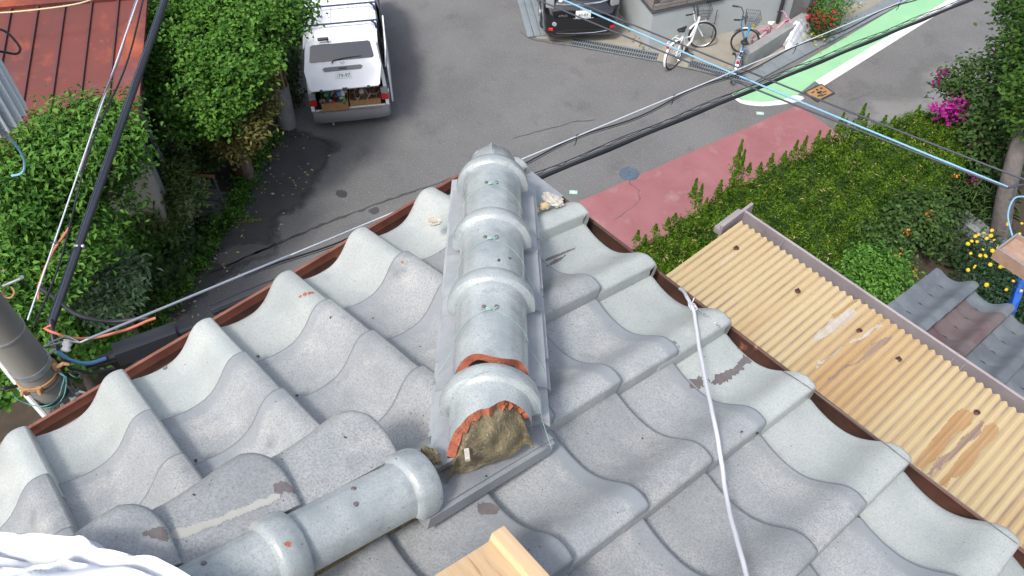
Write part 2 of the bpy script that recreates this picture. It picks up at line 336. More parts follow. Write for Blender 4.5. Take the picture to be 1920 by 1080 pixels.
# each hip tile: raised collar at its downhill end, then the barrel running uphill
def brk(an): return .005*math.sin(an*4.1+1)+.0025*math.sin(an*9)+.0012*math.sin(an*17) + .05*(-SGN*math.cos(an)) + .008
for k in range(4):
    s0, s1 = cs[k], ends[k]; Lb = s1-s0
    prof = [(RH-.012,-.003),(RH+.002,-.005),(RH+.007,.0),(RH+.0105,.009),(RH+.0125,.020),(RH+.0125,.032),(RH+.0115,.040),(RH+.0085,.045),(RH+.002,.049),(RH-.0005,.055),(RH-.001,.08),(RH-.002,Lb-.01),(RH-.002,Lb)]
    mb = MB(); n = 36; a0, a1 = -.12, math.pi+.12; vs = []; Kp = len(prof)
    for pi_, (rad, h) in enumerate(prof):
        for q in range(n+1):
            an = a0+(a1-a0)*q/n; hh = h
            # slightly flared skirts on the collar
            fl = 1+ (.08*abs(math.cos(an))**3 if 1 <= pi_ <= 6 else 0) + (.16*max(0,(h-.10)/Lb)**1.3 if k == 3 else 0)
            if pi_ >= Kp-1 and k == 3: hh = h + brk(an)
            if pi_ >= Kp-1 and k == 2: hh = h + .010*math.sin(an*4+.6)
            vs.append(A0 + ax*(s0+hh) + rad*fl*(math.cos(an)*bs + math.sin(an)*cu))
    for (rad, h) in ((RH-.020,0),(RH-.020,Lb)):
        for q in range(n+1):
            an = a0+(a1-a0)*q/n; hh = h
            if h > .01 and k == 3: hh = h + brk(an) + .012*math.sin(an*17)*.5
            if h > .01 and k == 2: hh = h + .010*math.sin(an*4+.6)
            vs.append(A0 + ax*(s0+hh) + rad*(1+(.16*max(0,(h-.10)/Lb)**1.3 if k == 3 else 0))*(math.cos(an)*bs + math.sin(an)*cu))
    w = n+1; fs = []; mi = []
    for i in range(Kp-1):
        for q in range(n): fs.append((i*w+q, i*w+q+1, (i+1)*w+q+1, (i+1)*w+q)); mi.append(0)
    for q in range(n):
        fs.append(((Kp-1)*w+q, (Kp-1)*w+q+1, (Kp+1)*w+q+1, (Kp+1)*w+q)); mi.append(1)
        fs.append((Kp*w+q, Kp*w+q+1, (Kp+1)*w+q+1, (Kp+1)*w+q)); mi.append(1)
        fs.append((q, q+1, Kp*w+q+1, Kp*w+q)); mi.append(0)
    mb.add(vs, fs); mb.m = mi
    o = mb.build('hip_tile', [M['hip_tile'], M['clay']], hipo, smooth=28)
# pointed end tile at the corner
mb = MB(); prof = []; n = 28; vs = []; fs = []
lens = [.03,.0,-.05,-.09,-.125,-.150,-.166]; rads = [RH-.004,RH-.004,RH-.006,RH*.86,RH*.66,RH*.40,.004]; dz = [0,0,0,0,0,0,0]
for h, rad, dd in zip(lens, rads, dz):
    for q in range(n+1):
        an = -.1+(math.pi+.2)*q/n; ridge = .010*max(0, 1-abs(an-math.pi/2)*6)
        vs.append(A0 + ax*(cs[0]+h) + (rad+ (ridge if h < .02 else 0))*(math.cos(an)*bs*1.0 + math.sin(an)*cu) - cu*dd*0)
for i in range(len(lens)-1):
    for q in range(n): fs.append((i*(n+1)+q, i*(n+1)+q+1, (i+1)*(n+1)+q+1, (i+1)*(n+1)+q))
mb.add(vs, fs); mb.build('end_tile', M['hip_tile'], hipo, smooth=60)
# flat noshi tiles on both sides of the hip, two courses
for sgn, ys in ((-1, [330, 405, 520, 655, 842]), (1, [330, 405, 512, 655, 778])):
    for lay in (0, 1):
        for k in range(len(ys)-1):
            a = onaxis(ys[k])-.02 if k else -.02; b = onaxis(ys[k+1])-.02
            if k == len(ys)-2: b = onaxis(800 if sgn < 0 else 708)
            if lay: b = b+.004
            c0 = -.022 - .018*lay; w0, w1 = .0, .120 + .008*lay; tl = .012
            sl = -.022
            q_ = lambda s_, w_, c_: A0 + ax*s_ + bs*w_*(-1 if sgn < 0 else 1)*SGN + cu*c_
            SGN = 1 if (bs @ _r) > 0 else -1
            up = .004*(k % 2)
            pts = [(a-.012, w0, c0-.006), (a-.012, w1, c0+sl-.006), (b, w1, c0+sl+.002), (b-(.075 if k == len(ys)-2 else 0), w0, c0+.002)]
            if lay == 1: pts = [(x-.1, y, z) for x, y, z in pts] if k == 0 else [(x-.12, y, z) for x, y, z in pts]
            mb = MB(); top = [q_(*p) for p in pts]; bo = [p - cu*tl for p in top]
            mb.add(top+bo, [(0,1,2,3),(7,6,5,4)]+[(i,(i+1)%4,4+(i+1)%4,4+i) for i in range(4)])
            mb.build('flat_tile', M['noshi'], hipo, smooth=0)
# broken mortar core at the open end of the hip, and the second broken tile inside it
def endpt(an, rr, back, drop_=0): rr = rr*1.0; return A0 + ax*(ends[3] + brk(an) - back) + rr*(math.cos(an)*bs + math.sin(an)*cu) - cu*drop_
mb = MB(); vs = []; n, K = 40, 16
for i in range(K+1):
    f = i/K
    for q in range(n+1):
        an = .10+(math.pi-.20)*q/n
        W3 = 1+.16*max(0, (ends[3]-cs[3]-.10)/(ends[3]-cs[3]))**1.3; top_ = endpt(an, (RH-.0215)*W3, .008)
        low_ = A0 + ax*(ends[3] + brk(an)*.9 + .016 + .005*math.sin(an*7)) + bs*(RH+.004)*math.cos(an) + cu*(-.060)
        fe = f**.8; p = top_*(1-fe) + low_*fe + ax*.020*math.sin(fe*math.pi) + cu*.016*math.sin(fe*math.pi)
        nn = (math.sin(q*.5+i*.7)+math.sin(q*.33-i*.9))*.0025 + random.uniform(-.0012,.0012)
        vs.append(p + (ax+cu)*nn*(1 if 0 < i < K else 0))
fs = [(i*(n+1)+q, i*(n+1)+q+1, (i+1)*(n+1)+q+1, (i+1)*(n+1)+q) for i in range(K) for q in range(n)]
mb.add(vs, fs); mb.build('mortar_core', M['mortar'], hipo, smooth=60)
mb = MB()
for a_, b_, th_ in ((((.35, 1.15) if SGN > 0 else (1.95,2.8)) + (.013,)),):
    vs = []; n = 16
    for back, rr in ((.03, RH-.012), (-.004, RH-.012), (-.006, RH-.012-th_), (.03, RH-.012-th_)):
        for q in range(n+1):
            an = a_+(b_-a_)*q/n; vs.append(endpt(an, rr - (.008*math.sin(math.pi*q/n) if back < .01 else 0)*0, back - .006*math.sin(q*1.3)*(back < .02)))
    mb.add(vs, [(i*(n+1)+q, i*(n+1)+q+1, (i+1)*(n+1)+q+1, (i+1)*(n+1)+q) for i in range(3) for q in range(n)])
mb.build('inner_tile', M['clay'], hipo, smooth=30)
mb = MB()
for a_, w_, l_ in ((.02,.010,.024),):
    c_ = endpt(2.5 if SGN > 0 else .64, RH-.03, -.015-a_*.5, .02); mb.box(c_, (w_,l_,.010), rotz(.8+a_*9), bev=.003)
mb.build('mortar_flake', M['plaster'], hipo)
# tie wires and screw pairs on the hip tiles
for k, (y, kn) in enumerate(((345, 1), (448, 1), (580, 1), (708, 0))):
    s0 = onaxis(y); pts = []
    for q in range(25):
        an = math.pi*q/24; rr = RH+.001 if k < 3 else RH+.019
        pts.append(A0 + ax*(s0 + .035*abs(math.cos(an))) + rr*(math.cos(an)*bs+math.sin(an)*cu))
    pts = [A0+ax*(s0+.07)+bs*.12-cu*.045] + pts + [A0+ax*(s0+.07)-bs*.12-cu*.045]
    mb = MB(); mb.tube(pts, .0006, 5)
    if kn:
        for q in range(3): mb.tube([A0+ax*(s0-.004+.004*q)+cu*(RH+.003)+bs*.008, A0+ax*(s0+.004*q)+cu*(RH+.006), A0+ax*(s0+.004-.005*q)+cu*(RH+.002)-bs*(.01+.004*q)], .0014, 5)
    mb.build('tie_wire', M['green_wire'], hipo)
    if k < 3:
        for dx in (-.014, .014):
            mb = MB(); c_ = A0+ax*(s0-.012)+bs*dx+cu*(RH-.002); mb.lathe([(0,.004),(.004,.0035),(.005,.001),(.005,0)], c_, cu, 10)
            mb.build('screw', M['screw'], hipo)
# cover tile joining the hip foot to the ridge
def RSp(X, s, n_=0): return uR*X + sR*s + nR*n_
mb = MB()
slab(mb, [RSp(.93,.80), RSp(1.035,.80), RSp(1.046,1.15), RSp(.91,1.15)], nR, -.035, .004); slab(mb, [RSp(1.035,.80), RSp(1.044,.80), RSp(1.055,1.15), RSp(1.046,1.15)], nR, -.035, -.002)
mb.build('cover_tile', M['tile_dark'], slopeR)
# descending ridge of round tiles along the main slope
rid = MB(); rid.add([RSp(x, s, n_) for s in (1.14, 2.6) for x, n_ in ((.950,-.05),(1.02,-.05),(1.01,.03),(.955,.03))], [(0,1,2,3),(4,7,6,5),(0,4,5,1),(1,5,6,2),(2,6,7,3),(3,7,4,0)])
rido = rid.build('ridge_bed', M['mortar'], house)
RR = .057; RC = RSp(.985, 0, .014)
for k in range(5):
    s0 = 1.126 + k*.275; Lb = .285
    prof = [(RR-.012,.0),(RR+.001,-.006),(RR+.008,-.004),(RR+.012,.006),(RR+.0125,.018),(RR+.0125,.034),(RR+.011,.041),(RR+.007,.046),(RR+.001,.050),(RR-.001,.058),(RR-.002,Lb)]
    mb = MB(); mb.lathe(prof, RC+sR*s0, sR, 32, a0=-.15, a1=math.pi+.15, side=uR*(1 if np.cross(sR,uR)@nR > 0 else -1))
    mb.build('ridge_tile', M['hip_tile'], rido, smooth=28)
    for dx in (-.35, .2):
        mb = MB(); c_ = RC + sR*(s0+.155+dx*.03) + (RR-.002)*(math.sin(dx)*uR+math.cos(dx)*nR); mb.lathe([(0,.003),(.004,.0028),(.0048,.0008),(.005,-.001)], c_, math.sin(dx)*uR+math.cos(dx)*nR, 10); mb.build('screw', M['screw'], rido)
# verge tiles beside the ridge: outer edge sweeps up to a rounded crest at the front
for k in range(5):
    s0 = 1.352 + (k-1)*.212; mb = MB(); vs = []; nu, nv = 22, 22; Lv = .27
    def outer(b):                       # plan offset of the outer edge at distance b from the front
        return np.interp(b, [0,.006,.016,.032,.06,.11,.17,.21,.27], [.835,.806,.790,.778,.780,.792,.800,.800,.796])
    for i in range(nv+1):
        b = Lv*(i/nv)**1.6
        for q in range(nu+1):
            f = (q/nu)**1.3; xo = outer(b); X = xo + (.935-xo)*f
            e = min(1, b/.21)
            hh = .048 - .075*b + .010*math.sin(f*3.1) + .012*math.exp(-((X-.815)/.045)**2)*(1-e)**1.4 - .022*math.exp(-(X-xo)/.012)*1 - .007*math.exp(-b/.004)
            vs.append(RSp(X, s0+b-.008*math.exp(-((X-.86)/.05)**2)*math.exp(-b/.05), hh))
    K_ = len(vs); vs += [v - nR*(.016 + .055*(1-(q_ % (nu+1))/nu)**14) for q_, v in enumerate(vs)]; w = nu+1
    fs = [(i*w+q, i*w+q+1, (i+1)*w+q+1, (i+1)*w+q) for i in range(nv) for q in range(nu)] + [(K_+i*w+q, K_+(i+1)*w+q, K_+(i+1)*w+q+1, K_+i*w+q+1) for i in range(nv) for q in range(nu)]
    for q in range(nu): fs += [(q, K_+q, K_+q+1, q+1), (nv*w+q, nv*w+q+1, K_+nv*w+q+1, K_+nv*w+q)]
    for i in range(nv): fs += [(i*w, (i+1)*w, K_+(i+1)*w, K_+i*w), (i*w+nu, K_+i*w+nu, K_+(i+1)*w+nu, (i+1)*w+nu)]
    mb.add(vs, fs); o = mb.build('verge_tile', M['tile'], slopeR, smooth=50)
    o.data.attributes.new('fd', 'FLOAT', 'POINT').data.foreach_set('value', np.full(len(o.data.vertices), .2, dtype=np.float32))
# ------------------------------------------------------------------ THE LOWER LEVEL
M['asphalt'] = mat('asphalt', (.105,.105,.108), col2=(.135,.135,.137), scale=.6, detail=8, rough=.93, bump=.25, bscale=60, spots=[((.075,.075,.08), 1.3, .56, .8), ((.155,.155,.155), .35, .58, .8)], speck=((.235,.235,.23), 30, .56, .72), per_object=False)
M['wet'] = mat('wet_asphalt', (.040,.040,.042), col2=(.058,.057,.057), scale=2, rough=.62, bump=.3, bscale=50, speck=((.13,.12,.11), 50, .62, .78), per_object=False)
M['soil'] = mat('dark_soil', (.035,.027,.02), col2=(.06,.045,.032), scale=3, rough=1, bump=.6, bscale=20)
M['pink'] = mat('pink_paving_paint', (.225,.088,.098), col2=(.27,.115,.125), scale=1.2, detail=8, rough=.85, bump=.2, bscale=60, spots=[((.29,.17,.17), 2.6, .57, .76)], speck=((.14,.06,.06), 60, .62, .8))
M['green'] = mat('green_paving_paint', (.21,.43,.25), col2=(.25,.48,.28), scale=1.2, rough=.85, bump=.2, bscale=60, spots=[((.16,.30,.18), 3, .66, .85)])
M['white_line'] = mat('white_road_paint', (.62,.62,.63), col2=(.52,.52,.53), scale=5, rough=.8, bump=.2, bscale=70)
M['concrete'] = mat('concrete', (.215,.20,.17), col2=(.28,.265,.225), scale=1.6, detail=8, rough=.92, bump=.3, bscale=40, spots=[((.12,.11,.092), 3.2, .6, .8)])
M['concrete_grey'] = mat('grey_concrete', (.20,.205,.21), col2=(.27,.275,.28), scale=2, rough=.9, bump=.3, bscale=40)
M['steel_plate'] = mat('steel_cover', (.19,.225,.25), col2=(.24,.27,.29), scale=3, rough=.55, metal=.3)
M['iron'] = mat('dark_iron', (.03,.03,.032), rough=.6)
M['rust'] = mat('rusty_iron', (.22,.10,.045), col2=(.32,.17,.07), scale=12, rough=.85, bump=.4)
M['black'] = mat('black_rubber', (.018,.018,.02), rough=.65)
g = MB(); g.add([(-80,-60,GZ),(60,-60,GZ),(60,80,GZ),(-80,80,GZ)], [(0,1,2,3)]); ground = struct('road', g, M['asphalt'], 0)
def sheet(name, px, mt, lift, z=GZ, kind='structure', dens=True):
    pts = [P(x, y, z+lift) for x, y in px]; mb = MB(); mb.add(pts, [tuple(range(len(pts)))]); o = mb.build(name, mt, None, 0); o['kind'] = kind; return o
def Pz(x, y): return P(x, y, GZ)
# wet dark band in front of the left plot
def smoothpoly(pts, n=4, jit=0):
    out = []; N = len(pts)
    for i in range(N):
        p0, p1, p2, p3 = [np.array(pts[(i+k-1) % N], float) for k in range(4)]
        for k in range(n):
            t = k/n; out.append(tuple(.5*((2*p1)+(-p0+p2)*t+(2*p0-5*p1+4*p2-p3)*t*t+(-p0+3*p1-3*p2+p3)*t**3) + (rng.normal(0, jit, 2) if jit else 0)))
    return out
def blot(name, px, mt_name, col, col2, rough, lift, edge=.55, nsc=1.3, step=.14):
    """a patch with a ragged, broken edge lying on the road"""
    poly = np.array([P(x, y, GZ)[:2] for x, y in smoothpoly(px, 3)])
    lo_, hi_ = poly.min(0)-.3, poly.max(0)+.3; nx, ny = [int((hi_[k]-lo_[k])/step)+1 for k in (0,1)]
    X, Y = np.meshgrid(np.linspace(lo_[0], hi_[0], nx), np.linspace(lo_[1], hi_[1], ny), indexing='ij'); Q = np.stack([X.ravel(), Y.ravel()], 1)
    a = poly; b = np.roll(poly, -1, 0); ins = np.zeros(len(Q), bool); dm = np.full(len(Q), 9.)
    for p0, p1 in zip(a, b):
        e = p1-p0; t = np.clip(((Q-p0)@e)/max(1e-9, e@e), 0, 1); dm = np.minimum(dm, np.linalg.norm(Q-p0-t[:,None]*e, axis=1))
        c_ = ((p0[1] > Q[:,1]) != (p1[1] > Q[:,1])) & (Q[:,0] < (p1[0]-p0[0])*(Q[:,1]-p0[1])/(p1[1]-p0[1]+1e-12)+p0[0]); ins ^= c_
    sd_ = np.where(ins, dm, -dm)
    mb = MB(); mb.add([(x, y, GZ+lift) for x, y in Q], [(i*ny+j, (i+1)*ny+j, (i+1)*ny+j+1, i*ny+j+1) for i in range(nx-1) for j in range(ny-1) if max(sd_[i*ny+j], sd_[(i+1)*ny+j+1]) > -.25])
    m_ = mat(mt_name, col, col2=col2, scale=2, rough=rough, bump=.3, bscale=50, speck=((.13,.12,.11), 50, .62, .78), per_object=False)
    N = m_.node_tree.nodes; Lk = m_.node_tree.links; at = N.new('ShaderNodeAttribute'); at.attribute_name = 'edge'; nn = N.new('ShaderNodeTexNoise'); nn.inputs['Scale'].default_value = nsc; nn.inputs['Detail'].default_value = 8; nn.inputs['Roughness'].default_value = .65
    tc = N.new('ShaderNodeTexCoord'); Lk.new(tc.outputs['Object'], nn.inputs['Vector']); ad = N.new('ShaderNodeMath'); ad.operation = 'ADD'; Lk.new(at.outputs['Fac'], ad.inputs[0]); Lk.new(nn.outputs['Fac'], ad.inputs[1])
    mr = N.new('ShaderNodeMapRange'); mr.inputs[1].default_value = .50; mr.inputs[2].default_value = .74; Lk.new(ad.outputs[0], mr.inputs[0]); Lk.new(mr.outputs[0], N['Principled BSDF'].inputs['Alpha'])
    o = mb.build(name, m_, None, 0); o['kind'] = 'structure'
    me = o.data; at_ = me.attributes.new('edge', 'FLOAT', 'POINT')
    co = np.zeros(len(me.vertices)*3); me.vertices.foreach_get('co', co); co = co.reshape(-1,3)
    from_i = {(round(x,4), round(y,4)): v for (x, y), v in zip(Q, sd_)}
    at_.data.foreach_set('value', np.array([np.clip(from_i.get((round(float(x),4), round(float(y),4)), 0)/edge*.5, -.6, .6) for x, y, _ in co], dtype=np.float32)); return o
blot('wet_patch', [(520,225),(575,248),(640,262),(620,320),(600,350),(585,385),(540,410),(520,455),(470,500),(400,540),(330,600),(200,680),(60,800),(0,800),(150,640),(330,540),(420,430),(480,330)], 'wet_road', (.046,.046,.048), (.066,.065,.065), .65, .004)
blot('dry_patch', [(395,480),(440,455),(500,450),(520,480),(450,500),(410,510)], 'drier_road', (.085,.085,.085), (.11,.11,.108), .9, .007, edge=.3)
blot('pale_patch', [(1560,225),(1640,150),(1900,100),(1960,240),(1760,260),(1620,270)], 'pale_road', (.19,.19,.185), (.165,.165,.165), .95, .0045, edge=1.6, nsc=.5, step=.3)
for pts in ([(630,360),(640,356),(652,362),(648,370),(634,369)], [(612,500),(640,478),(672,470),(668,484),(640,500),(620,512)], [(690,395),(705,388),(712,396),(700,402)]):
    sheet('stain', smoothpoly(pts, 4, .6), M['wet'], .005)
# pink strip, green strip and the white line
sheet('pink_path', [(1085,378),(1497,197),(1562,243),(1640,300),(1500,420),(1300,480),(1120,560),(1000,480)], M['pink'], .005)
gp = [(1396,168),(1418,160),(1660,20),(1695,-5),(1830,-60),(1880,-48),(1790,-8),(1547,160),(1530,157)]
sheet('green_path', [(1372,176),(1400,166),(1455,146),(1560,85),(1700,2),(1790,-52),(1845,-42),(1780,-2),(1528,152),(1490,182),(1462,191),(1430,194),(1400,190)], M['green'], .005)
sheet('white_line', [(1528,152),(1780,-2),(1800,-14),(1815,-4),(1800,1),(1543,162)], M['white_line'], .008)
arc = smoothpoly([(1372,176),(1392,187),(1430,191),(1470,186),(1490,178),(1508,184),(1485,193),(1430,199),(1388,193)], 4)
sheet('white_line', arc, M['white_line'], .008)
# cracks and asphalt joints
def crack(px, r, name='road_crack'):
    pts = [Pz(x, y)+np.array([0,0,.007]) for x, y in px]; out = []
    for a, b in zip(pts[:-1], pts[1:]):
        k = max(2, int(np.linalg.norm(b-a)/.12))
        for i in range(k): out.append(a+(b-a)*i/k + rng.normal(0, .012, 3)*np.array([1,1,0]))
    mb = MB(); w = [r*rng.uniform(.4, 1.5) for _ in out]; vs = []; n = len(out)
    for i, p in enumerate(out):
        t = out[min(i+1,n-1)]-out[max(i-1,0)]; s_ = nz((-t[1], t[0], 0)); vs += [p+s_*w[i], p-s_*w[i]]
    mb.add(vs, [(2*i, 2*i+1, 2*i+3, 2*i+2) for i in range(n-1)]); o = mb.build(name, M['wet'], None, 0); o['kind'] = 'structure'
crack([(250,600),(400,510),(560,440),(700,385),(860,330)], .022)
crack([(960,260),(1080,228),(1130,225)], .008); crack([(975,60),(1000,75),(1220,112),(1375,150)], .010)
crack([(1182,332),(1183,345),(1196,357),(1200,372),(1190,385),(1165,405),(1140,420)], .006)
crack([(1590,190),(1650,168)], .005)
# driveway concrete by the house, steel plates, gratings
sheet('driveway', [(975,0),(1006,72),(1096,82),(1225,112),(1400,155),(1470,118),(1600,45),(1700,-10),(1700,-120),(975,-120)], M['concrete'], .012)
def bar_grate(name, a, b, w, label, rows=1):
    a = Pz(*a); b = Pz(*b); d = nz(b-a); s_ = np.array([-d[1], d[0], 0]); L = np.linalg.norm(b-a); z = np.array([0,0,.03])
    mb = MB(); Mx = basis(d, s_, (0,0,1))
    mb.box((a+b)/2+z*.55, (L, w, .012), Mx, 1)
    for e in ([-w/2, 0, w/2] if rows == 2 else [-w/2, w/2]): mb.box((a+b)/2+s_*e+z, (L, .025, .02), Mx, 0)
    n = int(L/.055)
    for i in range(n): mb.box(a+d*(i+.5)*L/n+z, (.018, w-.01, .014), Mx, 0)
    o = mb.build(name, [M['steel_plate'], M['iron']], None, 0); tag(o, label, 'drain grate', 'drain gratings along the driveway'); return o
bar_grate('drain_grate', (1072,79), (1232,109), .30, 'long double steel drain grating between the black van and the white bicycle', 2)
bar_grate('drain_grate', (1292,121), (1412,152), .28, 'shorter steel drain grating behind the blue bicycle', 2)
for k, (pa, pb, lab) in enumerate((((985,-10),(1008,70),'blue grey steel gutter cover beside the black van'),)):
    a, b = Pz(*pa), Pz(*pb); d = nz(b-a); s_ = np.array([-d[1], d[0], 0]); mb = MB()
    for e in (-.17, .0, .17): mb.box((a+b)/2 + s_*e+np.array([0,0,.03]), (np.linalg.norm(b-a), .155, .03), basis(d, s_, (0,0,1)), bev=.006)
    tag(mb.build('gutter_cover', M['steel_plate'], None), lab, 'gutter cover')
a, b = Pz(1402,149), Pz(1715,-16); d = nz(b-a); s_ = np.array([-d[1], d[0], 0]); mb = MB(); Ln = np.linalg.norm(b-a); k = 14
for i in range(k): mb.box(a+d*(i+.5)*Ln/k+np.array([0,0,.03]), (Ln/k-.004, .36, .03), basis(d, s_, (0,0,1)), bev=.006)
tag(mb.build('gutter_cover', M['steel_plate'], None), 'row of steel gutter cover plates along the green strip', 'gutter cover')
# manholes
c = Pz(1180,326); mb = MB(); mb.lathe([(0,.018),(.15,.018),(.155,.010),(.165,.010),(.17,.016),(.195,.016),(.20,.0)], c, (0,0,1), 32)
for q in range(5): mb.box(c+np.array([0,0,.02])+np.array([math.cos(q*1.26), math.sin(q*1.26), 0])*.07, (.06,.03,.008), rotz(q*1.26))
tag(mb.build('manhole_cover', mat('blue_grey_iron', (.055,.085,.12), col2=(.10,.13,.17), scale=25, rough=.6), None), 'round blue grey manhole cover at the edge of the pink path', 'manhole cover')
t_ = thing('valve_cover', 'orange square valve cover in the road at the end of the white line', 'manhole cover', Pz(1536,175))
c = Pz(1536,175); d = nz(Pz(1571,173)-Pz(1536,163)+0); d = nz(Pz(1543,162)-Pz(1512,177)); s_ = np.array([-d[1], d[0], 0]); Mx = basis(d, s_, (0,0,1))
mb = MB(); mb.box(c+np.array([0,0,.01]), (.56,.42,.02), Mx, bev=.02); mb.build('frame', M['iron'], t_)
mb = MB(); mb.box(c+np.array([0,0,.018]), (.48,.34,.02), Mx, bev=.02); mb.build('lid', mat('orange_enamel', (.36,.19,.06), col2=(.25,.15,.08), scale=18, rough=.8), t_)
mb = MB()
for (px_, py_, w_, h_) in ((-.12,.08,.10,.03),(0,.0,.14,.05),(.10,-.05,.12,.03),(.02,.09,.05,.06),(-.10,-.08,.09,.04),(.14,.08,.06,.05),(.0,-.12,.18,.03),(-.02,-.04,.03,.14)):
    mb.box(c+d*px_+s_*py_+np.array([0,0,.029]), (w_, h_, .006), Mx)
mb.build('relief', M['iron'], t_)
# small green survey stickers on the asphalt
for k, (x, y) in enumerate(((1075,361),(1425,213))):
    mb = MB(); c = Pz(x, y)+np.array([0,0,.009]); dd = rotz(.75)
    mb.box(c, (.16,.10,.003), dd, 0); mb.box(c+np.array([0,0,.002]), (.03,.09,.002), dd, 1); mb.box(c+np.array([0,0,.0025]), (.14,.02,.002), dd, 1)
    tag(mb.build('road_sticker', [mat('pale_green_mark', (.25,.5,.36), rough=.7), M['white_line']], None, 0), ['small pale green mark on the asphalt near the grey corner tile', 'small pale green mark on the asphalt below the white arc'][k], 'road mark')
# fallen leaves on the wet asphalt
mb = MB()
for k in range(150):
    t = rng.random(); ex = 530-240*t+rng.normal(0,8)+abs(rng.normal(0,26)); ey = 255+360*t+rng.normal(0,12)
    if k > 110: ex += rng.random()*90
    c = Pz(ex, ey)+np.array([0,0,.012]); a = rng.random()*6.3; r_ = rng.uniform(.018,.045); d1 = np.array([math.cos(a), math.sin(a), rng.uniform(-.2,.4)])*r_; d2 = np.array([-math.sin(a), math.cos(a), rng.uniform(-.1,.3)])*r_*.55
    mb.add([c-d1, c+d2, c+d1, c-d2], [(0,1,2,3)], int(rng.integers(0,3)))
o = mb.build('fallen_leaves', [mat('dry_leaf', (.45,.33,.09), rough=.8), mat('brown_leaf', (.30,.16,.08), rough=.8), mat('pale_leaf', (.45,.38,.28), rough=.8)], None, 0); o['kind'] = 'stuff'; o['label'] = 'yellow and brown fallen leaves along the road edge'
# left plot soil, right garden soil
sheet('soil', [(540,245),(470,330),(420,430),(385,470),(370,520),(330,560),(300,640),(60,830),(-400,900),(-500,-200),(545,-200),(560,100)], M['soil'], .010)
GG = -9.3
gd = MB(); pp = [P(x, y, GG) for x, y in ((1180,640),(1195,600),(1560,330),(1760,215),(1990,170),(2400,400),(2200,1100),(1500,1100))]
gd.prism([(p[0], p[1]) for p in pp], GZ+.003, GG, 0); struct('garden_soil', gd, M['soil'], 0)

# ------------------------------------------------------------------ vehicles
M['white_paint'] = mat('white_car_paint', (.84,.85,.86), rough=.35, coat=.5, col2=(.80,.81,.82), scale=1.5)
M['black_paint'] = mat('black_car_paint', (.006,.006,.008), rough=.14, coat=.9)
M['glass'] = mat('car_glass', (.012,.02,.035), rough=.06, spec=.9, coat=.5)
M['lamp_red'] = mat('red_lamp', (.55,.015,.015), rough=.2, coat=.6)
M['lamp_clear'] = mat('clear_lamp', (.30,.32,.34), rough=.15, coat=.6)
M['chrome'] = mat('chrome', (.7,.7,.72), rough=.15, metal=1)
M['grey_plastic'] = mat('grey_plastic', (.17,.175,.185), rough=.5)
M['dark_plastic'] = mat('dark_plastic', (.03,.032,.036), rough=.45)
M['rack'] = mat('dark_blue_rack_bar', (.025,.035,.11), rough=.35, coat=.3)
M['wood_box'] = mat('plywood', (.38,.21,.085), col2=(.28,.15,.06), scale=6, rough=.8, stretch=(1,8,1))
M['plate'] = mat('number_plate', (.72,.74,.74), rough=.4)
M['plate_ink'] = mat('plate_ink', (.02,.07,.04), rough=.5)
def text_mesh(txt, size, mt, parent, loc, M3, name='lettering', depth=.001, align='CENTER'):
    cu_ = bpy.data.curves.new(name, 'FONT'); cu_.body = txt; cu_.size = size; cu_.extrude = depth; cu_.align_x = align; cu_.align_y = 'CENTER'
    ob = bpy.data.objects.new(name, cu_); scn.collection.objects.link(ob); bpy.context.view_layer.update()
    me = bpy.data.meshes.new_from_object(ob.evaluated_get(bpy.context.evaluated_depsgraph_get())); bpy.data.objects.remove(ob)
    for v in me.vertices: v.co = Vector(np.array(loc) + np.array(M3) @ np.array(v.co))
    me.materials.clear(); me.materials.append(mt); o = bpy.data.objects.new(name, me); scn.collection.objects.link(o)
    if parent is not None: o.parent = parent
    return o
def loft(mb, rings, mi=0, caps=True):
    n = len(rings[0]); vs = [p for r_ in rings for p in r_]
    fs = [(i*n+k, i*n+(k+1)%n, (i+1)*n+(k+1)%n, (i+1)*n+k) for i in range(len(rings)-1) for k in range(n)]
    if caps: fs += [tuple(range(n))[::-1], tuple((len(rings)-1)*n+k for k in range(n))]
    mb.add(vs, fs, mi)
def wheel(par, x, y, r_=.30, w=.18):
    sx = 1 if x > 0 else -1
    mb = MB(); mb.lathe([(r_*.62,-w/2),(r_*.93,-w/2),(r_,-w*.36),(r_,w*.36),(r_*.93,w/2),(r_*.62,w/2)], (x,y,r_), (1,0,0), 28)
    wobj = mb.build('wheel', M['black'], par, local=True)
    mb = MB(); mb.lathe([(.0,.03),(.05,.03),(.07,.015),(r_*.55,.01),(r_*.63,.03),(r_*.64,-.1)], (x+sx*w*.42,y,r_), (sx,0,0), 20); mb.build('rim', M['chrome'], wobj, local=True)
# ---- white cargo van, rear door lifted
a, b = P(590,222,-9.68), P(730,208,-9.68); rt = nz((b-a)*np.array([1,1,0])); fw = np.array([-rt[1], rt[0], 0]); c0 = (a+b)/2; c0 = np.array([c0[0], c0[1], GZ])
van = thing('cargo_van', 'white cargo van with its rear door lifted over boxes of tools', 'van', c0, math.atan2(rt[1], rt[0]))
def vanbody(name, prof, hw, mt, par):
    # prof: list of (y, z_bottom, z_top, half width at bottom, at waist, at roof)
    rings = []
    for (y, zb, zt, wb, ww, wt) in prof:
        zw = zb + (zt-zb)*.48; q = []
        half = [(0,zb),(wb*.9,zb),(wb,zb+.06),(ww,zw-.12),(ww,zw),(ww-.02,zw+.12),(wt+.02,zt-.12),(wt-.03,zt-.035),(wt-.12,zt),(0,zt+.012)]
        q = [(x, y, z) for x, z in half] + [(-x, y, z) for x, z in half[-2:0:-1]]
        rings.append(q)
    mb = MB(); loft(mb, rings); return mb.build(name, mt, par, smooth=40, local=True)
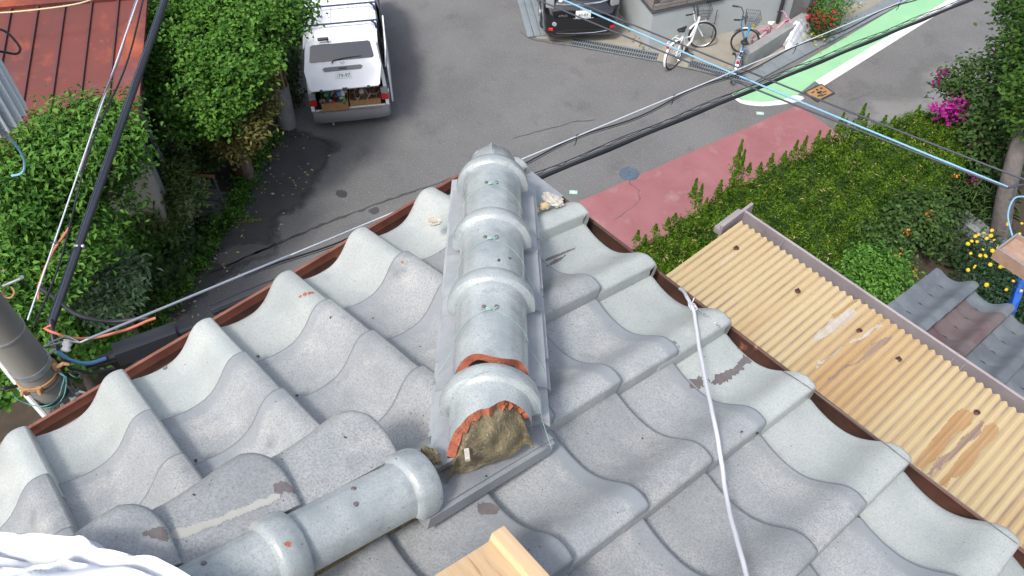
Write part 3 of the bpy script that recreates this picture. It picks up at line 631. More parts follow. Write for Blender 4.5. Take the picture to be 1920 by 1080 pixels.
# main body starts ahead of the open cargo bay; side skins run to the tail
body = vanbody('body', [(1.0,.25,1.86,.80,.82,.73),(2.9,.25,1.88,.80,.82,.73),(3.35,.25,1.84,.80,.82,.70),(3.85,.3,1.25,.80,.82,.74),(4.25,.35,.95,.72,.76,.70)], .82, M['white_paint'], van)
mb = MB()
for sx in (-1, 1):
    pr = [(.0,.38),(.0,.80),(.10,1.20),(.42,1.80),(1.02,1.84),(1.02,.30),(.75,.26),(.1,.30)]
    def xw(z): return .815 if z < 1.0 else .815-(z-1.0)*.10
    n = len(pr); vs = [(sx*xw(z), y, z) for y, z in pr] + [(sx*(xw(z)-.07), y, z) for y, z in pr]
    mb.add(vs, [tuple(range(n)), tuple(range(n,2*n))[::-1]] + [(i,(i+1)%n,n+(i+1)%n,n+i) for i in range(n)])
mb.build('rear_quarter', M['white_paint'], van, smooth=30, local=True)
mb = MB(); rings = []
for y, zt in ((.40,1.815),(.44,1.86),(1.05,1.885)):
    half = [(-.725,zt-.10),(-.70,zt-.035),(-.61,zt-.004),(0,zt+.01),(.61,zt-.004),(.70,zt-.035),(.725,zt-.10)]
    rings.append([(x,y,z) for x,z in half]+[(x,y,z-.04) for x,z in half[::-1]])
loft(mb, rings)
rf = mb.build('roof', M['white_paint'], van, smooth=50, local=True)
mb = MB()
for k in range(7):
    x = -.54+k*.18; mb.box((x, 1.75, 1.888 if abs(x) < .3 else 1.882), (.016, 2.5, .012), bev=.005)
mb.build('roof_rib', M['white_paint'], rf, local=True)
mb = MB()
for sx in (-1,1): mb.box((sx*.735, 1.7, 1.80), (.03, 2.7, .05), bev=.01)
mb.build('drip_rail', M['white_paint'], rf, local=True)
for k, y in enumerate((.86, 1.52, 2.45)):
    mb = MB(); mb.tube([(-.80,y,1.99),(.80,y,1.99)], .019, 8)
    for sx in (-1,1): mb.tube([(sx*.66,y,1.985),(sx*.73,y-.02,1.93),(sx*.755,y-.03,1.80)], [.02,.022,.03], 6)
    mb.build('rack_bar', M['rack'], van, local=True)
# cargo bay interior
mb = MB(); mb.box((0,.52,.50), (1.48,1.0,.04)); mb.box((0,1.0,1.05), (1.46,.03,1.1)); mb.build('cargo_bay', M['dark_plastic'], van, local=True)
mb = MB(); mb.box((0,.01,.42), (1.46,.05,.20)); mb.build('rear_sill', M['white_paint'], van, local=True)
mb = MB(); rings = []
for x, yo in ((-.83,.06),(-.80,-.04),(-.6,-.085),(0,-.10),(.6,-.085),(.80,-.04),(.83,.06)):
    rings.append([(x, yo+.16, .24),(x,yo+.02,.22),(x,yo-.02,.28),(x,yo-.02,.44),(x,yo+.02,.50),(x,yo+.16,.50)])
loft(mb, rings); mb.build('bumper', M['grey_plastic'], van, smooth=40, local=True)
mb = MB(); mb.box((0,-.045,.505), (1.3,.09,.012), bev=.004); mb.build('bumper_step', M['steel'], van, local=True)
for sx in (-1,1):
    mb = MB(); mb.box((sx*.745,-.005,.72), (.15,.05,.13), bev=.012); lp = mb.build('tail_lamp', M['lamp_red'], van, local=True)
    mb = MB(); mb.box((sx*.745,.01,.87), (.14,.05,.15), bev=.012); mb.build('clear_lens', M['lamp_clear'], lp, local=True)
# lifted tailgate
hy, hz_ = .43, 1.86; an = R(60); dz_ = np.array([0,-math.sin(an),-math.cos(an)]); dn = np.array([0,-math.cos(an),math.sin(an)])
def TG(x, l, o=0): l = l*.84; return np.array([x, hy, hz_]) + dz_*l + dn*o
def tgpanel(pts, o0, o1, bow=0):
    n = len(pts); mb = MB(); vs = [TG(x,l,o1+(bow*(1-(x/.8)**2))) for x,l in pts]+[TG(x,l,o0) for x,l in pts]
    mb.add(vs, [tuple(range(n)), tuple(range(n,2*n))[::-1]]+[(i,(i+1)%n,n+(i+1)%n,n+i) for i in range(n)]); return mb
tg = tgpanel([(-.66,0),(.66,0),(.70,.05),(.76,.62),(.77,.70),(.70,1.18),(.66,1.22),(-.66,1.22),(-.70,1.18),(-.77,.70),(-.76,.62),(-.70,.05)], -.04, .0).build('tailgate', M['white_paint'], van, smooth=25, local=True)
tgpanel([(-.56,.06),(.56,.06),(.60,.09),(.645,.46),(.61,.50),(-.61,.50),(-.645,.46),(-.60,.09)], 0, .012).build('rear_window', M['glass'], tg, smooth=20, local=True)
tgpanel([(-.40,.70),(-.36,.66),(.36,.66),(.40,.70),(.36,.76),(-.36,.76)], 0, .022).build('handle_trim', M['grey_plastic'], tg, local=True)
tgpanel([(-.08,.695),(.08,.695),(.08,.735),(-.08,.735)], .02, .028).build('handle', M['dark_plastic'], tg, local=True)
pl = tgpanel([(-.165,.80),(.165,.80),(.165,.965),(-.165,.965)], .0, .010).build('number_plate', M['plate'], tg, local=True)
TM = np.array([(1,0,0), -dz_, dn]).T
text_mesh('·79-97', .105, M['plate_ink'], pl, TG(0,.90,.011), TM); 
mb = MB()
for k in range(20):
    a1 = k/20*2*math.pi; a2 = (k+1)/20*2*math.pi
    mb.tube([TG(.048*math.cos(a1), .565+.034*math.sin(a1), .006), TG(.048*math.cos(a2), .565+.034*math.sin(a2), .006)], .005, 5)
mb.tube([TG(-.044,.552,.007),TG(-.015,.566,.007),TG(0,.585,.007),TG(.015,.566,.007),TG(.044,.552,.007)], .004, 5)
mb.build('badge', M['chrome'], tg, local=True)
mb = MB(); mb.tube([TG(-.20,.56,.02),TG(-.16,.50,.03),TG(.05,.46,.025),(TG(.40,.44,.02))], [.016,.012,.007,.005], 6); mb.build('wiper', M['dark_plastic'], tg, local=True)
mb = MB(); mb.box(TG(-.32,-.02,.10), (.22,.05,.07), TM, bev=.02); mb.tube([TG(-.23,.02,0),TG(-.24,-.02,.08)], .012, 6); mb.build('rear_mirror', M['dark_plastic'], tg, local=True)
mb = MB()
for x, w_ in ((-.47,.06),(.0,.11),(.47,.06)): mb = MB(); mb.box(TG(x,1.225,-.02), (w_,.05,.05), TM, bev=.008); mb.build('latch', M['dark_plastic'], tg, local=True)
# right side: windows, slid-open side door, mirror
mb = MB(); sx = 1
mb.add([(.822,.30,1.10),(.822,1.45,1.10),(.765,1.42,1.68),(.765,.52,1.66)], [(0,1,2,3)]); mb.build('side_window', M['glass'], van, smooth=0, local=True); mb = MB()
mb.add([(-.822,.30,1.10),(-.822,1.45,1.10),(-.765,1.42,1.68),(-.765,.52,1.66)], [(0,1,2,3)])
mb.build('side_window', M['glass'], van, smooth=0, local=True)
mb = MB()
for y0, y1 in ((1.75,2.6),(2.72,3.3)):
    for s2 in (-1,1): mb = MB(); mb.add([(s2*.828,y0,1.12),(s2*.828,y1,1.12),(s2*.765,y1-.05,1.68),(s2*.765,y0,1.68)], [(0,1,2,3)]); mb.build('side_window', M['glass'], van, smooth=0, local=True)
mb = MB(); mb.box((.885,.93,.78), (.035,1.30,.88), bev=.012); mb.box((.865,.95,1.42), (.03,1.22,.44), basis((math.cos(.12),0,-math.sin(.12)),(0,1,0),(math.sin(.12),0,math.cos(.12))) @ np.eye(3), bev=.01)
dr = mb.build('side_door', M['white_paint'], van, local=True)
mb = MB(); mb.box((.884,.95,1.43), (.03,1.02,.34), basis((math.cos(.12),0,-math.sin(.12)),(0,1,0),(math.sin(.12),0,math.cos(.12)))); mb.build('door_window', M['glass'], dr, local=True)
mb = MB(); mb.box((.83,1.95,.95), (.02,.9,1.3)); mb.build('door_opening', M['dark_plastic'], van, local=True)
for x in (-.72,.72):
    for y in (.72,3.3): wheel(van, x, y, .29, .17)
mb = MB(); mb.tube([(-.42,-.02,.2),(-.42,-.10,.19)], .03, 8); mb.build('exhaust_pipe', M['steel'], van, local=True)
def crate(name, x0, x1, y0, y1, z0, z1, lab, cat, lowfront=True):
    mb = MB(); t = .015; 
    def lb(c, s_): 
        c = c0 + rt*c[0]+fw*c[1]+np.array([0,0,c[2]]); mb.box(c, s_, basis(rt, fw, (0,0,1)))
    lb(((x0+x1)/2,(y0+y1)/2,z0+t/2), (x1-x0,y1-y0,t))
    lb(((x0+x1)/2,y0,(z0+z1)/2), (x1-x0,t,z1-z0)); lb(((x0+x1)/2,y1,(z0+z1)/2+.05), (x1-x0,t,z1-z0+.1))
    lb((x0,(y0+y1)/2,(z0+z1)/2), (t,y1-y0-.03,z1-z0)); lb((x1,(y0+y1)/2,(z0+z1)/2), (t,y1-y0-.03,z1-z0))
    return tag(mb.build(name, M['wood_box'], None, 0), lab, cat)
def VP(x, y, z): return c0 + rt*x+fw*y+np.array([0,0,z])
crate('wooden_box', -.58, -.04, -.06, .50, .525, .72, 'left plywood box full of cans and bottles in the open van', 'box')
crate('wooden_box', .0, .64, .03, .55, .525, .66, 'right plywood box of rods and tools in the open van', 'box')
mb = MB(); cols = [M['plate'], mat('can_green', (.05,.3,.09), rough=.4), mat('can_grey', (.35,.38,.42), rough=.3), mat('can_dark', (.05,.07,.09), rough=.4), mat('can_red', (.4,.03,.03), rough=.4), mat('can_blue', (.15,.3,.5), rough=.3)]
for k in range(46):
    c = VP(rng.uniform(-.53,-.09), rng.uniform(-.0,.44), .62+rng.random()*.12); a = nz(rng.normal(0,1,3)+np.array([0,0,.5])); r_ = rng.uniform(.028,.05)
    mb.lathe([(0,0),(r_,0),(r_,.10),(r_*.7,.12),(0,.12)], c, a, 10, int(rng.integers(0,6)))
o = mb.build('cans_and_bottles', cols, None); tag(o, 'heap of cans and bottles in the left plywood box', 'cans', kind='stuff')
mb = MB()
for k in range(70):
    x = rng.uniform(.05,.60); y = rng.uniform(.06,.5); h_ = rng.uniform(.12,.26); d_ = nz((rng.normal(0,.5), rng.normal(-.2,.4), .8)); p = VP(x, y, .56)
    mb.tube([p, p+(rt*d_[0]+fw*d_[1]+np.array([0,0,d_[2]]))*h_], rng.uniform(.006,.013), 5, int(rng.integers(0,3)))
mb.lathe([(0,0),(.055,0),(.06,.05),(.04,.07),(0,.07)], VP(.27,.25,.68), (0,-.5,.8), 14, 0)
tag(mb.build('hand_tools', [mat('tool_pale', (.55,.5,.42), rough=.5), M['steel'], mat('tool_brown', (.2,.1,.05), rough=.6)], None), 'jumble of rods and hand tools in the right plywood box', 'tools', kind='stuff')
# ---- black minivan, tail toward us
a, b = P(1022,66,-9.72), P(1156,60,-9.72); rt2 = nz((b-a)*np.array([1,1,0])); fw2 = np.array([-rt2[1], rt2[0], 0]); c1 = (a+b)/2; c1 = np.array([c1[0], c1[1], GZ])
bv = thing('minivan', 'glossy black minivan parked tail first beside the grey sided house', 'minivan', c1, math.atan2(rt2[1], rt2[0]))
rings = []
for (y, zb, zt, ww, wt) in ((-.06,.34,.62,.62,.60),(-.02,.24,.95,.80,.76),(.10,.22,1.02,.86,.84),(.28,.22,1.50,.88,.72),(.45,.22,1.72,.89,.66),(1.2,.22,1.78,.89,.66),(3.2,.22,1.75,.89,.64),(4.0,.25,1.10,.88,.78),(4.7,.3,.85,.78,.7)):
    half = [(0,zb),(ww*.92,zb),(ww,zb+.10),(ww,zb+(zt-zb)*.45),(ww*.99,min(zt,zb+(zt-zb)*.58)),(wt+.04,zt-.10),(wt-.05,zt-.02),(0,zt+.01)]
    rings.append([(x,y,z) for x,z in half]+[(-x,y,z) for x,z in half[-2:0:-1]])
mb = MB(); loft(mb, rings); bb = mb.build('body', M['black_paint'], bv, smooth=60, local=True)
mb = MB(); mb.tube([(-.62,.045,1.06),(-.4,.0,1.05),(0,-.03,1.06),(.4,.0,1.09),(.66,.05,1.14)], [.012,.022,.026,.022,.012], 8); mb.build('chrome_garnish', M['chrome'], bv, local=True)
mb = MB(); mb.tube([(-.60,-.07,.37),(-.3,-.098,.365),(0,-.105,.365),(.3,-.098,.365),(.60,-.06,.38)], .010, 6); mb.build('bumper_trim', M['chrome'], bv, local=True)
mb = MB(); mb.box((.02,-.055,.83), (.35,.02,.175), bev=.004); pl = mb.build('number_plate', M['plate'], bv, local=True)
text_mesh('40-83', .10, M['plate_ink'], pl, (.02,-.067,.81), basis((1,0,0),(0,0,1),(0,-1,0)))
mb = MB(); mb.tube([(-.20,-.06,.73),(.0,-.075,.725),(.26,-.06,.735)], .010, 6); mb.build('plate_garnish', M['chrome'], bv, local=True)
text_mesh('AERAS', .075, M['chrome'], bv, (-.45,-.05,.80), basis((1,0,0),(0,0,1),(0,-1,0)), depth=.004, name='badge_lettering')
mb = MB()
for rx, rz_ in ((.075,.055),(.03,.05)):
    for k in range(18):
        a1 = k/18*2*math.pi; a2 = (k+1)/18*2*math.pi; mb.tube([(.02+rx*math.cos(a1),-.045,.985+rz_*math.sin(a1)),(.02+rx*math.cos(a2),-.045,.985+rz_*math.sin(a2))], .006, 5)
mb.build('badge', M['chrome'], bv, local=True)
for sx in (-1,1):
    mb = MB(); mb.lathe([(0,.012),(.05,.010),(.058,0)], (sx*.64,-.055,.60), (sx*.25,-1,0), 16); mb.build('reflector', M['lamp_clear'] if sx < 0 else M['black_paint'], bv, local=True)
    mb = MB(); mb.box((sx*.72,-.04,.46), (.11,.03,.07), rotz(-sx*-.3), bev=.01); mb.build('tail_lamp', M['lamp_red'], bv, local=True)
    mb = MB(); mb.box((sx*.74,.04,1.14), (.20,.10,.30), rotz(sx*.35), bev=.03); mb.build('tail_lamp', M['lamp_clear'], bv, local=True)
mb = MB(); mb.add([(-.60,.085,1.12),(.60,.085,1.12),(.55,.27,1.50),(-.55,.27,1.50)], [(0,1,2,3)]); mb.build('rear_window', M['glass'], bv, smooth=0, local=True)
mb = MB(); mb.lathe([(0,.006),(.045,.006),(.05,0)], (-.50,.075,1.135), (0,-1,.45), 16); mb.build('round_sticker', M['plate'], bv, local=True)
for x in (-.80,.80):
    for y in (.85,3.6): wheel(bv, x, y, .33, .2)
# ------------------------------------------------------------------ CANOPY AND LOWER TILED ROOF ON THE RIGHT
M['frp'] = mat('yellowed_corrugated_plastic', (.425,.325,.175), col2=(.465,.375,.22), scale=3, rough=.45, spec=.35, spots=[((.37,.22,.09), 2.0, .50, .68), ((.46,.45,.44), 13, .70, .76)], stretch=(1.0,.10,1), per_object=False, bump=.04, bscale=80)
_nt = M['frp'].node_tree; _N = _nt.nodes; _L = _nt.links; _b = _N['Principled BSDF']; _src = _b.inputs['Base Color'].links[0].from_socket
_tc = _N.new('ShaderNodeTexCoord'); _sx = _N.new('ShaderNodeSeparateXYZ'); _L.new(_tc.outputs['Object'], _sx.inputs[0])
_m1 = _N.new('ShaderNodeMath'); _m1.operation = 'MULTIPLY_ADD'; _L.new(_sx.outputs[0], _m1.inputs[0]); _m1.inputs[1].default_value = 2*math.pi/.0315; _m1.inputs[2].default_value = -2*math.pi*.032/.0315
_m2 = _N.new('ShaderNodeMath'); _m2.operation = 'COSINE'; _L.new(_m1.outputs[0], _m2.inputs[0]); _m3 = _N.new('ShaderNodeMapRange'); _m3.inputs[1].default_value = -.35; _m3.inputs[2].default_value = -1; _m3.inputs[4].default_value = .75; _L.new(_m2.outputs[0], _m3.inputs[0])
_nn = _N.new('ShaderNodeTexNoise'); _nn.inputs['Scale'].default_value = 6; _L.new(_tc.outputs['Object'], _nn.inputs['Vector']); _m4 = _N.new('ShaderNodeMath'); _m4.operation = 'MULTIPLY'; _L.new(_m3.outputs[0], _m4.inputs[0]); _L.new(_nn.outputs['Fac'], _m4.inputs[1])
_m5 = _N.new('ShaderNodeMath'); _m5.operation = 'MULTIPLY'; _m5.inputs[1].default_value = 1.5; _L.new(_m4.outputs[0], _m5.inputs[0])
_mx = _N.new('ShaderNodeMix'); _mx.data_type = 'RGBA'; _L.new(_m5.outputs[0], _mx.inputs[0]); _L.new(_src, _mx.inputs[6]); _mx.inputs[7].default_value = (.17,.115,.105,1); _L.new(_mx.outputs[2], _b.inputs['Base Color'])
M['purple_gutter'] = mat('faded_plastic_gutter', (.23,.20,.215), col2=(.29,.26,.27), scale=8, rough=.55, spots=[((.14,.11,.10), 14, .6, .8)])
M['rubber_brown'] = mat('brown_washer', (.05,.018,.014), rough=.6)
can = thing('corrugated_canopy', 'yellowed corrugated plastic canopy below the right eave', 'canopy', (.4, .5, -.7))
CZ = -.66; slp = -.03; PW = .0315
def cz(y): return CZ + (y-.45)*slp
sheets = [(.432, .432+18.5*PW), (.432+17.5*PW, .432+36.5*PW), (.432+35.5*PW, .432+54*PW), (.432+53*PW, .432+70*PW)]
for k, (xa, xb) in enumerate(sheets):
    mb = MB(); nx = int(round((xb-xa)/PW*10)); ys = [-.25, .2, .5, .8, .915+.006*(k % 2)]; vs = []
    for y in ys:
        for i in range(nx+1):
            x = xa+(xb-xa)*i/nx; z = cz(y) + 0.0042*math.cos((x-.432)/PW*2*math.pi) + (.003 if k % 2 else 0)
            vs.append((x, y + .003*math.cos((x-.432)/PW*2*math.pi)*(y > .9), z))
    n = nx+1; K_ = len(vs); vs += [(x,y,z-.0018) for x,y,z in vs]
    fs = [(j*n+i, j*n+i+1, (j+1)*n+i+1, (j+1)*n+i) for j in range(len(ys)-1) for i in range(nx)]
    fs += [(K_+a, K_+b, K_+c, K_+d) for a, d, c, b in fs]
    e = (len(ys)-1)*n; fs += [(e+i, e+i+1, K_+e+i+1, K_+e+i) for i in range(nx)] + [(j*n, (j+1)*n, K_+(j+1)*n, K_+j*n) for j in range(len(ys)-1)] + [(j*n+nx, K_+j*n+nx, K_+(j+1)*n+nx, (j+1)*n+nx) for j in range(len(ys)-1)]
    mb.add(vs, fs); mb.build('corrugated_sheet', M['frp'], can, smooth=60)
mb = MB()
for y in (.02, .45, .86): mb.box((1.5,y,cz(y)-.03), (2.15,.03,.04))
for x in (.47, 1.0, 1.55, 2.1): mb.box((x,.35,cz(.35)-.065), (.03,1.15,.03))
mb.build('support_frame', mat('aluminium_bronze', (.10,.075,.06), rough=.5, metal=.5), can)
for (x, y) in ((1380,467),(1495,547),(1611,622),(1684,675),(1831,775),(1422,600)):
    if (x, y) == (1422,600): continue
    p = P(x, y, CZ-.01); p[2] = cz(p[1])+.006; mb = MB(); mb.lathe([(.011,-.003),(.0115,.0),(.007,.003),(.003,.004),(.003,.014),(0,.015)], p, (random.uniform(-.2,.2),random.uniform(-.2,.2),1), 14); mb.build('roof_screw', M['rubber_brown'], can)
mb = MB(); prof = [(.87,-.045),(.87,-.085),(.89,-.105),(.94,-.105),(.957,-.085),(.958,.0),(.966,.003),(.966,-.004),(.963,-.088),(.944,-.112),(.885,-.112),(.864,-.09),(.864,-.045)]
n = len(prof); vs = [(x, y, CZ+.0+b) for x in (.40, 2.7) for y, b in prof]
mb.add(vs, [(k,(k+1)%n,n+(k+1)%n,n+k) for k in range(n)]+[tuple(range(n)),tuple(range(n,2*n))]); mb.build('canopy_gutter', M['purple_gutter'], can, smooth=30)
for x in (.62, 1.38, 1.42, 2.2):
    mb = MB(); mb.tube([(x,.905,CZ-.03),(x,.93,CZ-.02),(x,.962,CZ+.004)], .0009, 5); mb.build('gutter_strap', M['steel'], can)
mb = MB(); mb.box((.405,.92,CZ-.05), (.014,.20,.11), bev=.004); mb.box((.385,.90,CZ-.04), (.03,.16,.03), bev=.006); mb.build('side_fascia', M['purple_gutter'], can)
for x in (.5, 1.5, 2.4):
    mb = MB(); mb.box((x,.88,(CZ-.15-2.9)/2), (.05,.05,2.9-.66-.15+.0), bev=.004); mb.build('post', M['steel'], can)
# lower tiled roof, its rolls running out from the wall
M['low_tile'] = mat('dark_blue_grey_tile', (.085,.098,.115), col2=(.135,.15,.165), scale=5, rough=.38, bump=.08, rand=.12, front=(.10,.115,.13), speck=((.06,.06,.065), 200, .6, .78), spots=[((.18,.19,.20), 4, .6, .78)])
M['low_tile_red'] = mat('reddened_tile', (.085,.045,.045), col2=(.13,.105,.105), scale=4, rough=.45, bump=.08, rand=.1)
low = thing('tiled_outbuilding', 'lower building roofed with dark blue grey tiles beyond the canopy', 'building', (1.8, 2.2, GZ))
LT = R(14); sl = np.array([0,-math.cos(LT),math.sin(LT)]); nl_ = np.array([0,math.sin(LT),math.cos(LT)])
T0 = P(1905,578,-2.82); T1 = P(1845,545,-2.80)
Wl = .275; Hl = .17; x_tip = T0[0]

y_e = T0[1]; z_e = T0[2]
def lowtile(pos, mt, par):
    mb = MB(); ts = list(np.linspace(-.12, 1, 16)); rows = []
    for b in (.23, .1, .03, .012, .004, 0): rows.append([(t*Wl-Wl, b, tile_h(t)*1.35 - .075 - .11*b - (.004 if b == 0 else 0)) for t in ts])
    rows.append([(t*Wl-Wl, 0, tile_h(t)*1.35 - .075 - .024) for t in ts])
    n = len(ts); vs = [uR*x + sl*b + nl_*w for r_ in rows for x, b, w in r_]
    fs = [(i*n+k, i*n+k+1, (i+1)*n+k+1, (i+1)*n+k) for i in range(len(rows)-1) for k in range(n-1)]
    vs += [uR*0 + sl*b + nl_*(tile_h(1)*1.35-.075-.05) for b in (.23,0)]; K_ = len(rows)*n
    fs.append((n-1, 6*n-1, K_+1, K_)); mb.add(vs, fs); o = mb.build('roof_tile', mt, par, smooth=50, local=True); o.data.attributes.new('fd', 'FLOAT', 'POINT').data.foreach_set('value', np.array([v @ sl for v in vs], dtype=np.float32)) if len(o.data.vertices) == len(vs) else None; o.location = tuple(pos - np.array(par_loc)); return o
par_loc = (1.8, 2.2, GZ)
mb = MB(); mb.add([np.array([x_tip-Wl*2, y_e, z_e])+sl*.02-nl_*.09, np.array([4.5, y_e, z_e])+sl*.02-nl_*.09, np.array([4.5, y_e, z_e])+sl*2.3-nl_*.09, np.array([x_tip-Wl*2, y_e, z_e])+sl*2.3-nl_*.09], [(0,1,2,3)])
lr = mb.build('roof', M['felt'], low, 0)
pr_ = {}
for i in range(-1, 7):
    for j in range(14):
        redz = (i == 1 and j < 9 and False); mt = M['low_tile_red'] if (i == 0 and j > 0) else M['low_tile']
        pos = np.array([x_tip+i*Wl-0*Wl, y_e, z_e]) + sl*(j*Hl)
        key = mt.name
        if key in pr_: o = pr_[key].copy(); scn.collection.objects.link(o); o.parent = lr; o.location = tuple(pos-np.array(par_loc))
        else: pr_[key] = lowtile(pos, mt, lr)
mb = MB(); mb.box((2.9,1.0,(GZ+z_e-.12)/2-.05), (3.9,3.6,-GZ+z_e-.3)); mb.build('wall', M['wall_own'], low)
# verge edge board of this roof
# copper coloured gutter end of another eave at the right border
ng = thing('rain_gutter', 'brown gutter end with a grey rim at the right border above the yellow flowers', 'rain gutter', P(1905,470,-3.2))
q = [P(1869,465,-3.2), P(1907,437,-3.2), P(2030,505,-3.2), P(1990,545,-3.2)]
q[2] = q[1]+(q[2]-q[1])*3.0; q[3] = q[0]+(q[3]-q[0])*3.0; qg = list(q)
mb = MB(); ctr = sum(q)/4; _dl = nz(q[2]-q[1]); _ds = nz(q[1]-q[0]); inn = [q[0]+(_dl+_ds)*.014, q[1]+(_dl-_ds)*.014, q[2]+(-_dl-_ds)*.014, q[3]+(-_dl+_ds)*.014]
dn_ = np.array([0,0,.12])
mb.add(q+inn+[p-dn_ for p in q]+[p-dn_*.35 for p in inn], [(0,1,5,4),(1,2,6,5),(2,3,7,6),(3,0,4,7),(0,8,9,1),(1,9,10,2),(2,10,11,3),(3,11,8,0),(8,11,10,9),(4,5,13,12),(5,6,14,13),(6,7,15,14),(7,4,12,15),(12,13,14,15)]); mb.m = [1]*4+[0]*10
mb.build('trough', [mat('pale_copper', (.28,.17,.12), col2=(.34,.24,.19), scale=14, rough=.6), M['steel']], ng, 0)

# ------------------------------------------------------------------ NEIGHBOUR HOUSE, TOP RIGHT
nh = thing('sided_house', 'house with grey block pattern siding on a pale foundation', 'house', Pz(1215,95))
c = Pz(1215,95); e1 = nz(Pz(1470,38)-c); e2 = nz(Pz(1180,0)-c); e2 = nz(e2 - e1*(e2@e1)); up = np.array([0,0,1.])
def nhb(mb, a0, a1, b0, b1, z0, z1, mi=0):
    pts = [c+e1*a+e2*b for a, b in ((a0,b0),(a1,b0),(a1,b1),(a0,b1))]; mb.prism([(p[0],p[1]) for p in pts], GZ+z0, GZ+z1, mi)
mb = MB(); nhb(mb, 0, 7, 0, 5, 0, 1.02); mb.build('foundation', mat('pale_foundation', (.33,.37,.385), col2=(.38,.41,.42), scale=1.2, rough=.85), nh, 0)
M['siding'] = mat('block_siding', (.17,.15,.145), col2=(.23,.205,.20), scale=9, rough=.8, stretch=(1,1,3))
mb = MB(); nhb(mb, .0, 6.9, .0, 4.9, 1.05, 6.0); mb.build('wall', mat('siding_joint', (.08,.07,.07), rough=.9), nh, 0)
mb = MB(); Mx = basis(e1, e2, up)
for row in range(9):
    z = 1.10+row*.17
    for k in range(15):
        a = k*.47 + (.235 if row % 2 else 0) - .1
        if a < -.0: a = 0.0
        w_ = .45; mb.box(c+e1*(a+w_/2)+e2*(-.012)+up*(z+.08), (w_, .035, .075), Mx, bev=.008); mb.box(c+e1*(a+w_/2)+e2*(-.010)+up*(z+.0), (w_, .03, .065), Mx, bev=.008)
    for k in range(8):
        a = k*.47+.03; mb.box(c+e2*(a+.22)-e1*.012+up*(z+.08), (.035, .45, .075), Mx, bev=.008); mb.box(c+e2*(a+.22)-e1*.010+up*(z+.0), (.03, .45, .065), Mx, bev=.008)
mb.build('siding', M['siding'], nh, 20)
mb = MB(); nhb(mb, -.03, 6.9, -.035, 0, 1.0, 1.045); nhb(mb, -.035, 0, -.03, 4.9, 1.0, 1.046); mb.build('drip_flashing', mat('dark_flashing', (.07,.075,.08), rough=.5), nh, 0)
mb = MB(); mb.box(c+e1*1.55-e2*.03+up*1.02, (.42,.05,.07), Mx); mb.build('vent', M['iron'], nh, 0)
mb = MB(); pp_ = P(1457,44,GZ); mb.tube([pp_, pp_+up*3.0], .045, 10)
mb.build('downpipe', M['dark_plastic'], nh)
mb = MB(); pa, pb = Pz(1218,96), Pz(1175,0)
for k in range(50):
    t = k/50; p = pa+(pb-pa)*t-e1*rng.uniform(.0,.30)
    for q in range(7):
        d_ = nz((rng.normal(), rng.normal(), abs(rng.normal())+.3))*rng.uniform(.03,.09); s_ = nz(np.cross(d_, (.3,.2,1)))*.015; mb.add([p+s_, p-s_, p+d_], [(0,1,2)])
o = mb.build('weeds', [leafmat('weed_olive', (.10,.12,.02), (.20,.20,.05))], None, 0); tag(o, None, None, kind='stuff')
# low grey block wall beside the bicycles, planter with red flowers
bw = MB(); a, b = Pz(1397,134), Pz(1512,60); d = nz(b-a); s_ = np.array([-d[1], d[0], 0]); L_ = np.linalg.norm(b-a)
bw.box((a+b)/2+s_*.12+up*.22, (L_,.22,.44), basis(d, s_, up), bev=.01)
tag(bw.build('block_wall', M['concrete_grey'], None), 'low grey concrete wall between the bicycles and the gutter plates', 'wall')
mb = MB(); c2_ = Pz(1502,30); mb.box(c2_+up*.45, (.7,.6,.9), basis(d, s_, up), bev=.02); tag(mb.build('gate_pier', mat('dark_grey_block', (.08,.08,.09), col2=(.11,.11,.12), scale=6, rough=.85), None), 'dark grey pier behind the silver bicycle cover', 'pier')
mb = MB(); c3_ = Pz(1512,42)+up*.9; mb.lathe([(.0,.17),(.05,.165),(.09,.12),(.10,.05),(.07,.0)], c3_, (0,0,1), 14); tag(mb.build('garden_lamp', mat('pale_dome', (.6,.57,.45), rough=.4), None), 'small cream dome lamp on the dark pier', 'lamp')

